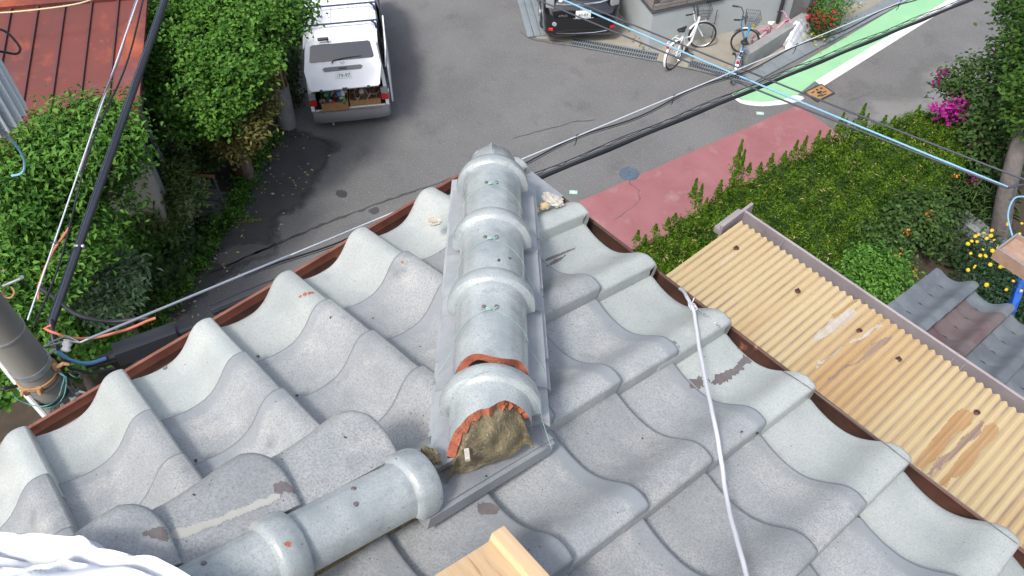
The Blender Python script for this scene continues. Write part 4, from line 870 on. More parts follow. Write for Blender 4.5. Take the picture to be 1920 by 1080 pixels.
# ------------------------------------------------------------------ BICYCLES
def bicycle(label, pr, pf, col, fender, basket_dark, lean, r_=.33, turn=0, kid=False, dx=0):
    pr, pf = Pz(*pr), Pz(*pf); d = nz(pf-pr); root = thing('bicycle', label, 'bicycle', pr, math.atan2(d[1], d[0]), 'bicycles by the sided house'); root.rotation_euler = (lean, 0, math.atan2(d[1], d[0]))
    fm = mat('bicycle_paint', col, rough=.3, coat=.4); wb = 1.10*(r_/.33); tr = M['black'] if not kid else mat('pink_tyre', (.55,.22,.33), rough=.5)
    def W(x, turn):
        ct_, st_ = math.cos(turn), math.sin(turn)
        mb = MB(); pts = [(x+r_*.95*math.cos(a)*ct_, r_*.95*math.cos(a)*st_, r_+r_*.95*math.sin(a)) for a in np.linspace(0, 2*math.pi, 33)]; mb.tube(pts, .020 if not kid else .028, 6, caps=False); w_ = mb.build('tyre', tr, root, local=True)
        mb = MB(); pts = [(x+r_*.88*math.cos(a)*ct_, r_*.88*math.cos(a)*st_, r_+r_*.88*math.sin(a)) for a in np.linspace(0, 2*math.pi, 33)]; mb.tube(pts, .010, 5, caps=False)
        ns = 16 if not kid else 8
        for a in np.linspace(0, 2*math.pi, ns, endpoint=False): mb.tube([(x,0,r_),(x+r_*.87*math.cos(a)*ct_, r_*.87*math.cos(a)*st_, r_+r_*.87*math.sin(a))], .002 if not kid else .009, 3)
        mb.tube([(x-.0+.05*st_,-.05*ct_,r_),(x-.05*st_,.05*ct_,r_)], .025, 8); mb.build('rim', M['chrome'] if not kid else M['plate'], w_, local=True)
    W(0, 0); W(wb, turn); k = r_/.33
    mb = MB(); S_ = lambda x, z, y=0: (x*k, y*k, z*k)
    mb.tube([S_(.42,.30), S_(.30,.78)], .017*k+.004, 8); mb.tube([S_(.42,.30), S_(.66,.38), S_(.90,.82)], .022*k+.004, 8); mb.tube([S_(.36,.60), S_(.62,.52), S_(.885,.76)], .017*k+.003, 8)
    for y in (-.05,.05): mb.tube([S_(.42,.30,y*.3), S_(0,.33,y)], .011*k+.002, 6); mb.tube([S_(.32,.70,y*.3), S_(0,.33,y)], .010*k+.002, 6)
    mb.tube([S_(.885,.74), S_(.92,.88)], .024*k+.003, 8); mb.build('frame', fm, root, local=True)
    T_ = lambda x, y, z: (wb+(x-wb)*math.cos(turn)-y*math.sin(turn), (x-wb)*math.sin(turn)+y*math.cos(turn), z)
    mb = MB()
    for y in (-.05,.05): mb.tube([T_(wb-.19*k, y*k, .72*k), T_(wb-.12*k, y*k, .55*k), T_(wb, y*k, r_)], .012*k+.002, 6)
    mb.tube([T_(wb-.20*k,0,.72*k), T_(wb-.24*k,0,.95*k)], .014*k, 6); mb.build('fork', fm if not fender else M['plate'], root, local=True)
    mb = MB(); hz = 1.02*k; hx = wb-.25*k
    mb.tube([T_(hx-.20*k,-.27*k,hz), T_(hx-.02*k,-.24*k,hz+.01), T_(hx+.03*k,-.10*k,hz-.02), T_(hx+.02*k,0,hz-.06*k), T_(hx+.03*k,.10*k,hz-.02), T_(hx-.02*k,.24*k,hz+.01), T_(hx-.20*k,.27*k,hz)], .011*k+.002, 7); hb = mb.build('handlebar', M['dark_plastic'] if not kid else fm, root, local=True)
    mb = MB()
    for y in (-.27,.27): mb.tube([T_(hx-.22*k,y*k,hz), T_(hx-.08*k,y*.95*k,hz+.004)], .019*k, 8)
    mb.build('grip', M['black'], hb, local=True)
    mb = MB(); rings = []
    for x, w_, h_ in ((-.13,.02,.0),(-.11,.085,.012),(-.05,.10,.015),(.02,.06,.02),(.09,.028,.02),(.14,.012,.01)): rings.append([((.285+x)*k, w_*math.cos(a)*k, (.84+h_+.030*math.sin(a)+ .02*(x<-.05))*k) for a in np.linspace(0,2*math.pi,10,endpoint=False)])
    loft(mb, rings); mb.tube([S_(.30,.78), S_(.285,.83)], .012*k, 6); mb.build('saddle', M['black'] if not kid else M['plate'], root, smooth=60, local=True)
    mb = MB(); mb.lathe([(.0,.01),(.08*k,.01),(.085*k,0),(.08*k,-.01),(0,-.01)], S_(.42,.30,-.05), (0,1,0), 18); mb.tube([S_(.42,.30,-.08), S_(.50,.16,-.10)], .010, 5); mb.tube([S_(.42,.30,.08), S_(.34,.44,.10)], .010, 5); mb.box(S_(.50,.16,-.14), (.08,.08,.02)); mb.box(S_(.34,.44,.14), (.08,.08,.02)); mb.build('crankset', M['dark_plastic'], root, local=True)
    if not kid:
        mb = MB(); pts = [(r_*1.08*math.cos(a), 0, r_+r_*1.08*math.sin(a)) for a in np.linspace(.5, 3.5, 18)]
        for i in range(len(pts)-1):
            p_, q_ = np.array(pts[i]), np.array(pts[i+1]); mb.add([p_+(0,.028,0), p_-(0,.028,0), q_-(0,.028,0), q_+(0,.028,0)], [(0,1,2,3)])
        mb.build('mudguard', M['plate'] if fender else M['chrome'], root, smooth=60, local=True); mb = MB()
        pts = [T_(wb+r_*1.08*math.cos(a), 0, r_+r_*1.08*math.sin(a)) for a in np.linspace(.6, 2.6, 12)]
        for i in range(len(pts)-1):
            p_, q_ = np.array(pts[i]), np.array(pts[i+1]); mb.add([p_+(0,.028,0), p_-(0,.028,0), q_-(0,.028,0), q_+(0,.028,0)], [(0,1,2,3)])
        mb.build('mudguard', M['plate'] if fender else M['chrome'], root, smooth=60, local=True)
        mb = MB()
        for y in (-.07,.07): mb.tube([S_(-.22,.72,y), S_(.20,.73,y)], .007, 5); mb.tube([S_(-.10,.72,y), S_(0,.33,y)], .005, 4)
        for x in (-.20,-.05,.1): mb.tube([S_(x,.72,-.07), S_(x,.72,.07)], .007, 5)
        mb.build('rear_rack', M['plate'] if fender else M['chrome'], root, local=True)
        mb = MB(); mb.box(S_(-.25,.66), (.03,.07,.05), bev=.008); mb.build('rear_reflector', M['lamp_red'], root, local=True)
        mb = MB(); bx0, bz0 = wb-.14, .80
        for lv, (ex, ew) in enumerate(((.0,.0),(.02,.015),(.04,.03),(.06,.045))):
            z = bz0+lv*.08; q_ = [T_(bx0-ex*.3,-.13-ew,z), T_(bx0+.24+ex,-.13-ew,z), T_(bx0+.24+ex,.13+ew,z), T_(bx0-ex*.3,.13+ew,z)]
            mb.tube(q_+[q_[0]], .0055 if lv == 3 else .0035, 4, caps=False)
        for side in range(4):
            for t in np.linspace(0, 1, 7, endpoint=False):
                ca = [(0,-.13),(.24,-.13),(.24,.13),(0,.13)]; (xa,ya),(xb,yb) = ca[side], ca[(side+1)%4]; x0, y0 = xa+(xb-xa)*t, ya+(yb-ya)*t
                xe = x0*(1+.06/.24) - (.018 if x0 < .01 else 0); ye = y0*(1+.045/.13); mb.tube([T_(bx0+x0,y0,bz0), T_(bx0+xe,ye,bz0+.24)], .0028, 4)
        for t in np.linspace(-.11,.11,6): mb.tube([T_(bx0,t,bz0), T_(bx0+.24,t,bz0)], .0028, 4)
        mb.build('basket', M['iron'] if basket_dark else M['dark_plastic'], root, local=True)
        mb = MB(); mb.lathe([(0,0),(.035,0),(.04,.04),(.03,.06),(0,.06)], T_(wb+.06,0,.72), (1,0,0), 12); mb.build('head_lamp', M['chrome'] if fender else mat('yellow_lamp', (.7,.5,.05), rough=.4), root, local=True)
    return root
bicycle('white bicycle with a black basket over the drain grating', (1262,128), (1338,72), (.72,.73,.74), True, True, R(-6), turn=R(-45))
bicycle('blue bicycle with a wire basket in front of the grey wall', (1372,150), (1398,72), (.03,.22,.42), False, False, R(5), turn=R(-75))
bicycle('small pink bicycle half under a silver cover', (1420,82), (1480,66), (.60,.25,.38), False, False, R(8), r_=.22, kid=True)
# silver cover
mb = MB(); cc = Pz(1490,70); n_ = 26; vs = []
for i in range(n_+1):
    for j in range(n_+1):
        x, y = i/n_*2-1, j/n_*2-1; rr = math.hypot(x, y)
        h_ = max(0, .46*(1-abs(x)**2.2)*(1-abs(y)**1.6)) + .035*abs(math.sin(x*6+y*4))+.03*abs(math.sin(y*9-x*5))+.012*math.sin(x*23+y*11)
        vs.append(cc + e1*(x*.48) + e2*(y*.34+.1*x) + up*max(.02, h_))
fs = [(i*(n_+1)+j, (i+1)*(n_+1)+j, (i+1)*(n_+1)+j+1, i*(n_+1)+j+1) for i in range(n_) for j in range(n_)]
mb.add(vs, fs); tag(mb.build('bicycle_cover', mat('silver_sheet', (.55,.56,.58), rough=.32, metal=.55), None, 70), 'crumpled silver sheet draped beside the pink bicycle', 'cover')
# bicycle stand hoop
mb = MB(); p = Pz(1334,72); mb.tube([p-e1*.0, p-e1*.32, p-e1*.32-e2*.12, p-e2*.12, p, p+up*.75, p+up*.75+e1*.04], .009, 6)
tag(mb.build('wire_stand', M['iron'], None), 'thin dark wire stand against the pale foundation', 'stand')
# white arrow tips painted on the far road
sheet('road_arrow', [(1613,7),(1618,-10),(1633,-10)], M['white_line'], .02); sheet('road_arrow', [(1600,3),(1606,-8),(1596,-8)], M['white_line'], .02)

# ------------------------------------------------------------------ LEFT NEIGHBOUR WITH RED METAL ROOF
M['red_roof'] = mat('rusting_red_roof', (.15,.042,.036), col2=(.105,.038,.036), scale=1.1, detail=8, rough=.7, spec=.25, spots=[((.30,.075,.035), 1.3, .54, .72), ((.36,.09,.045), 3.2, .64, .8), ((.12,.07,.075), .9, .6, .8)], bump=.1, bscale=25)
M['cream_wall'] = mat('cream_render', (.30,.28,.24), col2=(.36,.34,.30), scale=1.2, rough=.9)
rh = thing('red_roofed_house', 'low house with a faded red standing seam metal roof', 'house', P(100,150,-6.3))
# roof plane: ridge edge along the top, eave towards us
A_, B_ = P(-60,24,-5.7), P(262,-2,-5.7); C_, D_ = P(214,178,-6.15), P(-150,330,-6.6)
ev = nz(B_-A_); ev[2] = 0; ev = nz(ev); dv = np.array([ev[1],-ev[0],0]); 
if dv @ (C_-B_) < 0: dv = -dv
ps = .22; dvs = nz(dv - up*ps); O_ = B_
Lr = 3.3
mb = MB(); q0 = O_+ev*.12; q1 = O_-ev*6; tp = [q0, q0+dvs*Lr, q1+dvs*Lr, q1]; nrm_ = nz(np.cross(ev, dvs)); nrm_ = nrm_ if nrm_[2] > 0 else -nrm_
mb.add(tp+[p-nrm_*.05 for p in tp], [(0,1,2,3),(7,6,5,4)]+[(i,(i+1)%4,4+(i+1)%4,4+i) for i in range(4)]); rr_ = mb.build('roof', M['red_roof'], rh, 0)
def on_roof(x, y):
    v = ray(x, y); return CAM + v*(((O_-CAM)@nrm_)/(v@nrm_))
k = 0; a_prev = None
aS = [((p-O_)@ev) for p in (on_roof(217,60), on_roof(168,60), on_roof(118,60), on_roof(66,60), on_roof(14,60))]

step = (aS[0]-aS[4])/4
for k in range(12):
    a = aS[0]-k*step; mb = MB(); p0 = O_+ev*a; mb.box(p0+dvs*Lr/2+nrm_*.018, (.035, Lr, .036), basis(ev, dvs, nrm_), bev=.004); mb.build('seam', mat('dark_seam', (.085,.03,.03), rough=.6) if k == 0 else bpy.data.materials['dark_seam'], rr_)
mb = MB(); mb.box(O_-ev*2.9-dvs*.06+nrm_*.03, (6.2,.14,.08), basis(ev, dvs, nrm_)); mb.build('ridge_flashing', M['red_roof'], rr_)
mb = MB(); w0 = O_-ev*.25-dv*.0; pp2 = [w0+dv*.25, w0+dv*2.1, w0-ev*5.4+dv*2.1, w0-ev*5.4+dv*.25]; mb.prism([(p[0],p[1]) for p in pp2], GZ, -6.62); mb.build('wall', M['cream_wall'], rh)
mb = MB(); w1 = w0+ev*.0+dv*1.3; mb.box(w1+up*(-7.6-w1[2]), (.05,.9,1.4), basis(ev, dv, up)); wf = mb.build('window', M['glass'], rh, 0)
mb = MB()
for zz in (-6.88,-8.32): mb.box(w1+ev*.03+up*(zz-w1[2]), (.06,1.0,.06), basis(ev, dv, up))
for yy in (-.5,0,.5): mb.box(w1+ev*.03+dv*yy+up*(-7.6-w1[2]), (.06,.05,1.4), basis(ev, dv, up))
mb.build('window_frame', M['steel'], wf, 0)
# upper pale wall behind the roof
ph = thing('cream_building', 'cream rendered building edge above the red metal roof', 'building', O_-dv*1.5)
mb = MB(); pp3 = [O_+ev*-.35-dv*.14, O_-ev*7-dv*.14, O_-ev*7-dv*4, O_+ev*-.35-dv*4]; mb.prism([(p[0],p[1]) for p in pp3], GZ, -5.35); mb.build('wall', M['cream_wall'], ph, 0)
mb = MB(); mb.box(O_-ev*3.7-dv*.16+up*(-5.36-O_[2]+.02), (6.8,.08,.06), basis(ev, dv, up)); mb.build('coping', mat('coping_pale', (.42,.40,.36), rough=.8), ph, 0)
# pale diagonal wall below the big tree
yw = MB(); p0, p1 = P(258,180,-8.6), P(330,262,-8.6); dd_ = nz((p1-p0)*np.array([1,1,0])); yw.box((p0+p1)/2+up*(-.7), (np.linalg.norm(p1-p0)*1.3, .14, 1.4), basis(dd_, np.array([-dd_[1],dd_[0],0]), up), bev=.01)
tag(yw.build('garden_wall', M['cream_wall'], None), 'pale rendered garden wall in the gap between the left trees', 'wall')

# flower bed, small fence and plants at the far verge
fb = thing('flower_bed_shrub', 'small shrub of red flowers behind the low grey wall', 'shrub', Pz(1530,66))

eh = thing('neighbour_eave', 'neighbouring eave past the right border that carries the brown gutter', 'building', qg[2]); mb = MB(); mb.box((qg[2]+qg[3])/2+_dl*1.2-np.array([0,0,3.4]), (2.2,.5,6.6), basis(_dl, _ds, (0,0,1))); mb.build('wall', M['wall_own'], eh, 0)
mb = MB(); mb.box((qg[2]+qg[3])/2+_dl*1.2+np.array([0,0,.05]), (2.6,1.0,.08), basis(_dl, _ds, (0,0,1))); mb.build('roof', M['low_tile'], eh, 0)
# ------------------------------------------------------------------ VEGETATION
def leaf_object(name, centers, normals, size, mt, parent=None, tone=None, aspect=.55, jitter=.35, fold=.25, extra=None):
    """one mesh of many small folded leaves; each leaf is a rhombus of two triangles"""
    C_ = np.asarray(centers, float); n = len(C_); N_ = np.asarray(normals, float) + rng.normal(0, jitter, (n,3)); N_ /= np.linalg.norm(N_, axis=1)[:,None]
    T = rng.normal(0, 1, (n,3)); T -= N_*np.sum(T*N_, axis=1)[:,None]; T /= np.linalg.norm(T, axis=1)[:,None]; B_ = np.cross(N_, T)
    S_ = (np.asarray(size)*rng.uniform(.6, 1.25, n))[:,None] if np.ndim(size) == 0 else np.asarray(size)[:,None]
    a = C_-T*S_*.5; c = C_+T*S_*.5-N_*S_*fold*.5; b = C_+B_*S_*aspect*.5+N_*S_*fold*.3; d = C_-B_*S_*aspect*.5+N_*S_*fold*.3
    V = np.stack([a,b,c,d], 1).reshape(-1,3) - root_loc(parent)
    idx = np.arange(n)*4; Fc = np.stack([idx, idx+1, idx+2, idx, idx+2, idx+3], 1).reshape(-1,3)
    me = bpy.data.meshes.new(name); me.vertices.add(len(V)); me.vertices.foreach_set('co', V.ravel()); me.loops.add(Fc.size); me.loops.foreach_set('vertex_index', Fc.ravel().astype(np.int32))
    me.polygons.add(len(Fc)); me.polygons.foreach_set('loop_start', np.arange(0, Fc.size, 3).astype(np.int32)); me.polygons.foreach_set('loop_total', np.full(len(Fc), 3, np.int32))
    t = np.repeat(rng.random(n) if tone is None else np.clip(tone, 0, 1), 4).astype(np.float32)
    at = me.attributes.new('tone', 'FLOAT', 'POINT'); at.data.foreach_set('value', t)
    me.update(); me.materials.append(mt); o = bpy.data.objects.new(name, me); scn.collection.objects.link(o)
    if parent is not None: o.parent = parent
    return o
def lobe_points(lobes, n, tuft=9, spread=.10, shell=.55):
    """leaf tufts sitting in the outer part of several overlapping lobes"""
    vol = np.array([r**2 for _, r in lobes]); pick = rng.choice(len(lobes), n//tuft, p=vol/vol.sum()); P_ = []; N_ = []; T_ = []
    for k in pick:
        c, r = lobes[k]; v = nz(rng.normal(0,1,3)); v[2] = abs(v[2])*.9-.25; v = nz(v); d = r*(shell+(1-shell)*rng.random()**.6)*(1+.18*math.sin(v[0]*7+k)+.12*math.sin(v[1]*11+k*2))
        cc = c + v*d*np.array([1,1,.8]); tn = rng.random()
        pts = cc + rng.normal(0, spread, (tuft,3)); P_.append(pts); N_.append(np.tile(v*.5+np.array([0,0,.8]), (tuft,1))); T_.append(np.clip(tn+rng.normal(0,.18,tuft),0,1))
    return np.concatenate(P_), np.concatenate(N_), np.concatenate(T_)
M['bark'] = mat('bark', (.10,.075,.055), col2=(.16,.13,.10), scale=12, rough=.95, bump=.7, bscale=30)
def tree(name, label, cat, lobes, n, size, mt, group=None, ground=GZ, tuft=9, spread=.1, aspect=.55, trunk=True, shell=.55, fold=.25, jitter=.35):
    cen = sum(c*r for c, r in lobes)/sum(r for _, r in lobes); base = np.array([cen[0], cen[1], ground])
    t = thing(name, label, cat, base, 0, group)
    if trunk:
        zt = cen[2]; mb = MB(); H_ = zt-ground; r0 = .04+.03*H_
        mb.tube([base-np.array([0,0,.1]), base+np.array([.05,.04,H_*.35]), base+np.array([-.04,.05,H_*.7]), cen], [r0, r0*.8, r0*.6, r0*.3], 9)
        for c, r in lobes:
            s0 = base+np.array([0,0,H_*rng.uniform(.35,.75)]); mid = (s0+c)/2+np.array([0,0,-.1]); mb.tube([s0, mid, c, c+nz(c-s0)*r*.4], [r0*.42, r0*.3, r0*.18, r0*.07], 6)
        mb.build('trunk' if cat == 'tree' else 'stem', M['bark'], t, 60)
    pts, nr, tn = lobe_points(lobes, n, tuft, spread, shell); leaf_object('crown' if cat == 'tree' else 'foliage', pts, nr, size, mt, t, tn, aspect, fold=fold, jitter=jitter)
    return t
def L(lst): return [(P(x, y, z), r) for x, y, z, r in lst]
lf_bright = leafmat('bright_leaf', (.022,.082,.010), (.105,.232,.030)); lf_fresh = leafmat('fresh_leaf', (.030,.105,.014), (.125,.27,.040))
lf_dark = leafmat('dark_leaf', (.02,.05,.014), (.07,.13,.03)); lf_olive = leafmat('olive_leaf', (.05,.055,.015), (.17,.16,.05)); lf_var = leafmat('variegated_leaf', (.05,.12,.04), (.26,.36,.20))
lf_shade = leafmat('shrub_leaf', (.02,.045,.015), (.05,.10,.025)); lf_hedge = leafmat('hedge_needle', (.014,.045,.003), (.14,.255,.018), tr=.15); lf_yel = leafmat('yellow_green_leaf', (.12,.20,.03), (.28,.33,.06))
tree('leafy_tree', 'bright green feathery leaved tree in front of the red metal roof', 'tree', L([(140,235,-5.9,.42),(205,225,-5.9,.38),(90,275,-5.9,.42),(165,285,-6.0,.5),(40,325,-5.9,.5),(225,270,-6.1,.35),(100,330,-6.1,.5),(10,380,-6.0,.5),(110,380,-6.7,.65),(190,380,-7.0,.5),(40,440,-6.7,.6),(120,470,-6.9,.6),(-20,420,-6.6,.6),(10,520,-6.9,.55),(60,560,-7.1,.5),(-20,620,-7,.5),(215,300,-7.2,.45)]), 26000, .105, lf_fresh, aspect=.42, tuft=10, spread=.12, fold=.35)
tree('broadleaf_tree', 'tall dense green tree between the red roof and the white van', 'tree', L([(300,20,-6.6,.7),(380,10,-6.4,.75),(460,20,-6.3,.7),(530,15,-6.4,.5),(563,45,-6.6,.22),(500,85,-6.7,.3),(300,90,-6.8,.6),(370,90,-6.6,.7),(450,100,-6.6,.65),(290,160,-7.1,.5),(350,175,-7.0,.6),(420,180,-7.1,.55),(340,235,-7.5,.42),(400,225,-7.4,.42),(455,150,-7.2,.36),(300,-50,-6.6,.6),(430,-50,-6.5,.6),(275,60,-6.5,.45),(270,120,-6.8,.4)]), 38000, .082, lf_bright, aspect=.62, tuft=9, spread=.085)
tree('nandina_shrub', 'sparse shrub with reddish brown tips beside the striped pole', 'shrub', L([(487,195,-7.6,.30),(465,235,-7.7,.34),(482,160,-7.5,.26),(430,255,-8.0,.33),(455,268,-8.1,.28)]), 5000, .10, lf_olive, tuft=8, spread=.10, aspect=.4, trunk=False)
tree('broadleaf_shrub', 'olive green shrub with narrow leaves left of the iron gate', 'shrub', L([(300,330,-8.4,.5),(340,365,-8.5,.42),(270,390,-8.6,.5),(320,310,-8.3,.4),(240,370,-8.6,.5),(300,420,-8.9,.4),(240,440,-9.0,.4)]), 9000, .115, leafmat('narrow_leaf', (.035,.07,.018), (.13,.19,.055)), aspect=.3, tuft=10, spread=.10)
tree('variegated_shrub', 'shrub with pale edged leaves behind the splice box cables', 'shrub', L([(185,490,-8.0,.42),(230,510,-8.1,.38),(160,540,-8.0,.4),(200,565,-8.2,.38),(140,500,-8.1,.35)]), 4200, .12, lf_var, aspect=.34, tuft=9, spread=.09)
tree('low_bush', 'fresh green bush between the variegated shrub and the road', 'shrub', L([(250,455,-8.9,.42),(215,430,-8.8,.35),(290,445,-9.1,.3),(270,420,-9.0,.3)]), 4200, .10, lf_fresh, aspect=.6)
tree('low_bush', 'fresh green bush under the orange cable beside the utility pole', 'shrub', L([(170,600,-8.6,.35),(150,640,-8.6,.38),(120,600,-8.5,.3),(190,640,-8.8,.3),(20,720,-8.5,.35),(10,680,-8.5,.35)]), 3800, .11, lf_fresh, aspect=.6)
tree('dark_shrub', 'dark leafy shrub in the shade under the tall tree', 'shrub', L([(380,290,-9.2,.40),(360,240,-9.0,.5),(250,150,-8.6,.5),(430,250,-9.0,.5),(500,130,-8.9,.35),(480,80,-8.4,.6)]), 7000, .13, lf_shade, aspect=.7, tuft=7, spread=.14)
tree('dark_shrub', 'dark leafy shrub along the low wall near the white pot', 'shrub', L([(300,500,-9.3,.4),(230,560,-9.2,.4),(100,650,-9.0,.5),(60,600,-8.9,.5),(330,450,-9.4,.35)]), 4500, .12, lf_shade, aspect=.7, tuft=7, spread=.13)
# weeds along the road edge
def weeds(name, path, n, w, h, mt, z=GZ, size=.07, kind='stuff'):
    pts = []; nr = []
    seg = [P(x, y, z) for x, y in path]
    for k in range(n):
        t = rng.random()*(len(seg)-1); i = int(t); p = seg[i]+(seg[i+1]-seg[i])*(t-i); d_ = nz(seg[i+1]-seg[i]); s_ = np.array([-d_[1], d_[0], 0]); cl = .5+.5*math.sin(t*9)+.3*math.sin(t*23+1)
        pts.append(p+s_*rng.normal(0, w*(.5+.5*cl))+np.array([0,0,abs(rng.normal(0, h*(.4+.7*cl)))])); nr.append((0,0,1))
    o = leaf_object(name, pts, nr, size, mt, None, None, .5, jitter=.6); o['kind'] = kind; return o
weeds('weeds', [(515,255),(480,310),(450,370),(435,410),(400,430),(385,470),(360,510),(320,560),(285,610),(230,650)], 12000, .15, .13, lf_fresh)
weeds('weeds', [(345,500),(330,540),(290,600),(225,640),(130,690)], 2600, .16, .12, lf_yel, size=.06)
weeds('weeds', [(400,428),(440,420),(490,412)], 260, .03, .03, lf_yel, size=.05)
weeds('weeds', [(520,560),(540,520)], 10, .03, .03, lf_yel, size=.05)
weeds('ground_cover', [(540,210),(545,120),(560,20),(560,-60)], 2500, .22, .25, lf_shade, size=.12)
weeds('ground_cover', [(400,450),(370,420),(340,420),(300,480),(240,560)], 3500, .3, .12, lf_shade, size=.12)
# hedge: clipped juniper mass with pointed shoots
HZ = -8.35
far = [(1185,478),(1250,438),(1308,398),(1380,348),(1455,312),(1525,284),(1572,256),(1645,236),(1722,217),(1795,214)]
near = [(1215,520),(1260,560),(1340,560),(1420,530),(1500,540),(1570,520),(1640,450),(1700,400),(1770,350),(1825,290)]
hb_ = P(1480,400,GZ); hedge = thing('conifer_hedge', 'long bright green juniper hedge with pointed shoots along the pink path', 'hedge', hb_)
fa = [P(x, y, HZ-.10) for x, y in far]; ne = [P(x, y, HZ-.18) for x, y in near]
def hp(s, t):
    s = s*(len(fa)-1); i = min(int(s), len(fa)-2); f = s-i; a_ = fa[i]+(fa[i+1]-fa[i])*f; b_ = ne[i]+(ne[i+1]-ne[i])*f; p = a_+(b_-a_)*t
    h = .10*math.sin(t*math.pi) + .05*math.sin(s*5+t*4)+.04*math.sin(s*11-t*9)+.03*math.sin(s*23+t*17)
    return p + np.array([0,0,h])
mb = MB(); NS, NT = 60, 24; vs = []
for i in range(NS+1):
    row = [hp(i/NS, j/NT)-np.array([0,0,.05]) for j in range(NT+1)]
    vs += [np.array([row[0][0],row[0][1],GZ])]+row+[np.array([row[-1][0],row[-1][1],GZ])]
w = NT+3; fs = [(i*w+j, i*w+j+1, (i+1)*w+j+1, (i+1)*w+j) for i in range(NS) for j in range(w-1)]+[tuple(range(w)), tuple(NS*w+j for j in range(w))[::-1]]
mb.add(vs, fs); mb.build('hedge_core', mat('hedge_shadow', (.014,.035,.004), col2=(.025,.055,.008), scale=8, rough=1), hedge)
pts = []; nr = []; tn = []
for k in range(11500):
    e = rng.random()
    if e < .80: s, t = rng.random(), rng.random(); c_ = hp(s, t); v = np.array([0,0,1.])
    elif e < .93: s, t = rng.random(), 0; c_ = hp(s, 0)-np.array([0,0,1.3*rng.random()**1.5]); v = nz(fa[5]-ne[5])
    else: s, t = rng.random(), 1; c_ = hp(s, 1)-np.array([0,0,1.0*rng.random()**1.5]); v = -nz(fa[5]-ne[5])
    tone = np.clip(.42+.30*math.sin(s*31+t*9)*math.sin(s*17-t*21)+rng.normal(0,.28), 0, 1)
    dd2 = nz(v+rng.normal(0,.38,3)); L2 = rng.uniform(.05,.13)
    for q in range(9): pts.append(c_+dd2*L2*rng.random()+rng.normal(0,.018,3)); nr.append(nz(np.cross(dd2, rng.normal(0,1,3)))*.8+np.array([0,0,.5])); tn.append(tone+rng.normal(0,.1))
leaf_object('foliage', pts, nr, .048, lf_hedge, hedge, np.array(tn), .32, jitter=.3)
pts = []; nr = []; tn = []
for (x, y, h_) in [(1192,428,.16),(1205,438,.18),(1248,404,.16),(1262,392,.12),(1296,345,.30),(1305,360,.34),(1318,372,.2),(1344,340,.22),(1356,350,.18),(1374,290,.46),(1380,305,.42),(1366,330,.3),(1420,300,.15),(1440,288,.2),(1465,280,.16),(1482,272,.28),(1500,262,.26),(1522,256,.30),(1530,262,.22),(1566,222,.30),(1574,228,.24),(1606,205,.30),(1612,222,.28),(1650,215,.18),(1668,214,.16),(1710,200,.22),(1720,205,.16),(1745,205,.12),(1226,412,.12),(1400,300,.14),(1545,245,.2),(1590,225,.18)]:
    b_ = P(x+2, y+20+34*h_, HZ-.06)
    for q in range(int(1300*h_)+120):
        t = rng.random()**.8; r_ = .125*(1-t)**1.2*(.55+h_*1.0)*(.45+.75*rng.random())*(.75+.35*math.sin(t*22+x)) + .006; a = rng.random()*6.28; pts.append(b_+np.array([math.cos(a)*r_, math.sin(a)*r_, t*h_*1.7])); nr.append((math.cos(a), math.sin(a), .4)); tn.append(rng.uniform(.1,.9))
far = far
leaf_object('pointed_shoots', pts, nr, .055, lf_hedge, hedge, np.array(tn), .34, jitter=.4)
pts = []; nr = []
for k in range(190):
    c_ = hp(rng.random(), rng.random()*.9)+np.array([0,0,.06])
    for q in range(3): pts.append(c_+rng.normal(0,.03,3)); nr.append((0,0,1))
o = leaf_object('dry_twigs', pts, nr, .075, leafmat('dry_twig', (.32,.17,.06), (.45,.42,.20)), hedge, None, .22)
# bougainvillea and the big shrub at the right edge
fl = leafmat('magenta_petal', (.30,.012,.18), (.46,.03,.32), tr=.3)
sh = tree('bougainvillea', 'tall dark shrub with magenta flowers at the end of the hedge', 'shrub', L([(1845,150,-7.6,.45),(1800,160,-7.7,.25),(1880,200,-7.8,.6),(1850,240,-8.1,.45),(1900,120,-7.5,.5),(1890,280,-8.3,.5),(1840,300,-8.5,.4),(1900,60,-7.3,.35),(1780,170,-7.8,.16),(1770,150,-7.8,.12)]), 6500, .10, lf_dark, ground=GG, spread=.12, aspect=.6)
pts = []
for (x, y, z, n, s_) in ((1766,138,-7.8,26,.05),(1756,158,-7.8,22,.05),(1781,167,-7.8,26,.05),(1780,132,-7.8,12,.03),(1790,208,-8.0,110,.12),(1770,205,-8.0,40,.08),(1802,200,-7.9,50,.08),(1812,188,-7.9,30,.06),(1752,204,-8.0,22,.05),(1865,98,-7.4,9,.05),(1895,80,-7.3,14,.06),(1830,260,-8.2,18,.08),(1818,170,-7.8,10,.05),(1825,335,-8.6,14,.07),(1848,285,-8.3,20,.12)):
    c_ = P(x, y, z); pts += [c_+rng.normal(0, s_, 3) for _ in range(int(n*1.3))]
leaf_object('blossoms', pts, [(0,0,1)]*len(pts), .075, fl, sh, None, .9, jitter=.8)
tree('overhanging_tree', 'tree with a grey leaning trunk at the right border', 'tree', L([(1945,30,-6.3,.40),(1915,90,-6.6,.25),(1885,5,-6.4,.18),(1960,150,-6.6,.6),(1930,220,-7.0,.4)]), 5200, .10, leafmat('shade_toned_leaf', (.014,.042,.006), (.055,.12,.016)), ground=GG, spread=.11, trunk=False)  # leaf colour darkened to stand in for the shade over the garden
tb = bpy.data.objects['overhanging_tree']; mb = MB(); mb.tube([P(1872,455,GG), P(1885,370,-8.3), P(1905,290,-7.6), P(1935,200,-6.9), P(1950,120,-6.5)], [.17,.15,.14,.11,.06], 12); mb.build('trunk', mat('grey_bark', (.09,.08,.075), col2=(.14,.125,.12), scale=9, rough=.9, bump=.5, bscale=30), tb, 60)
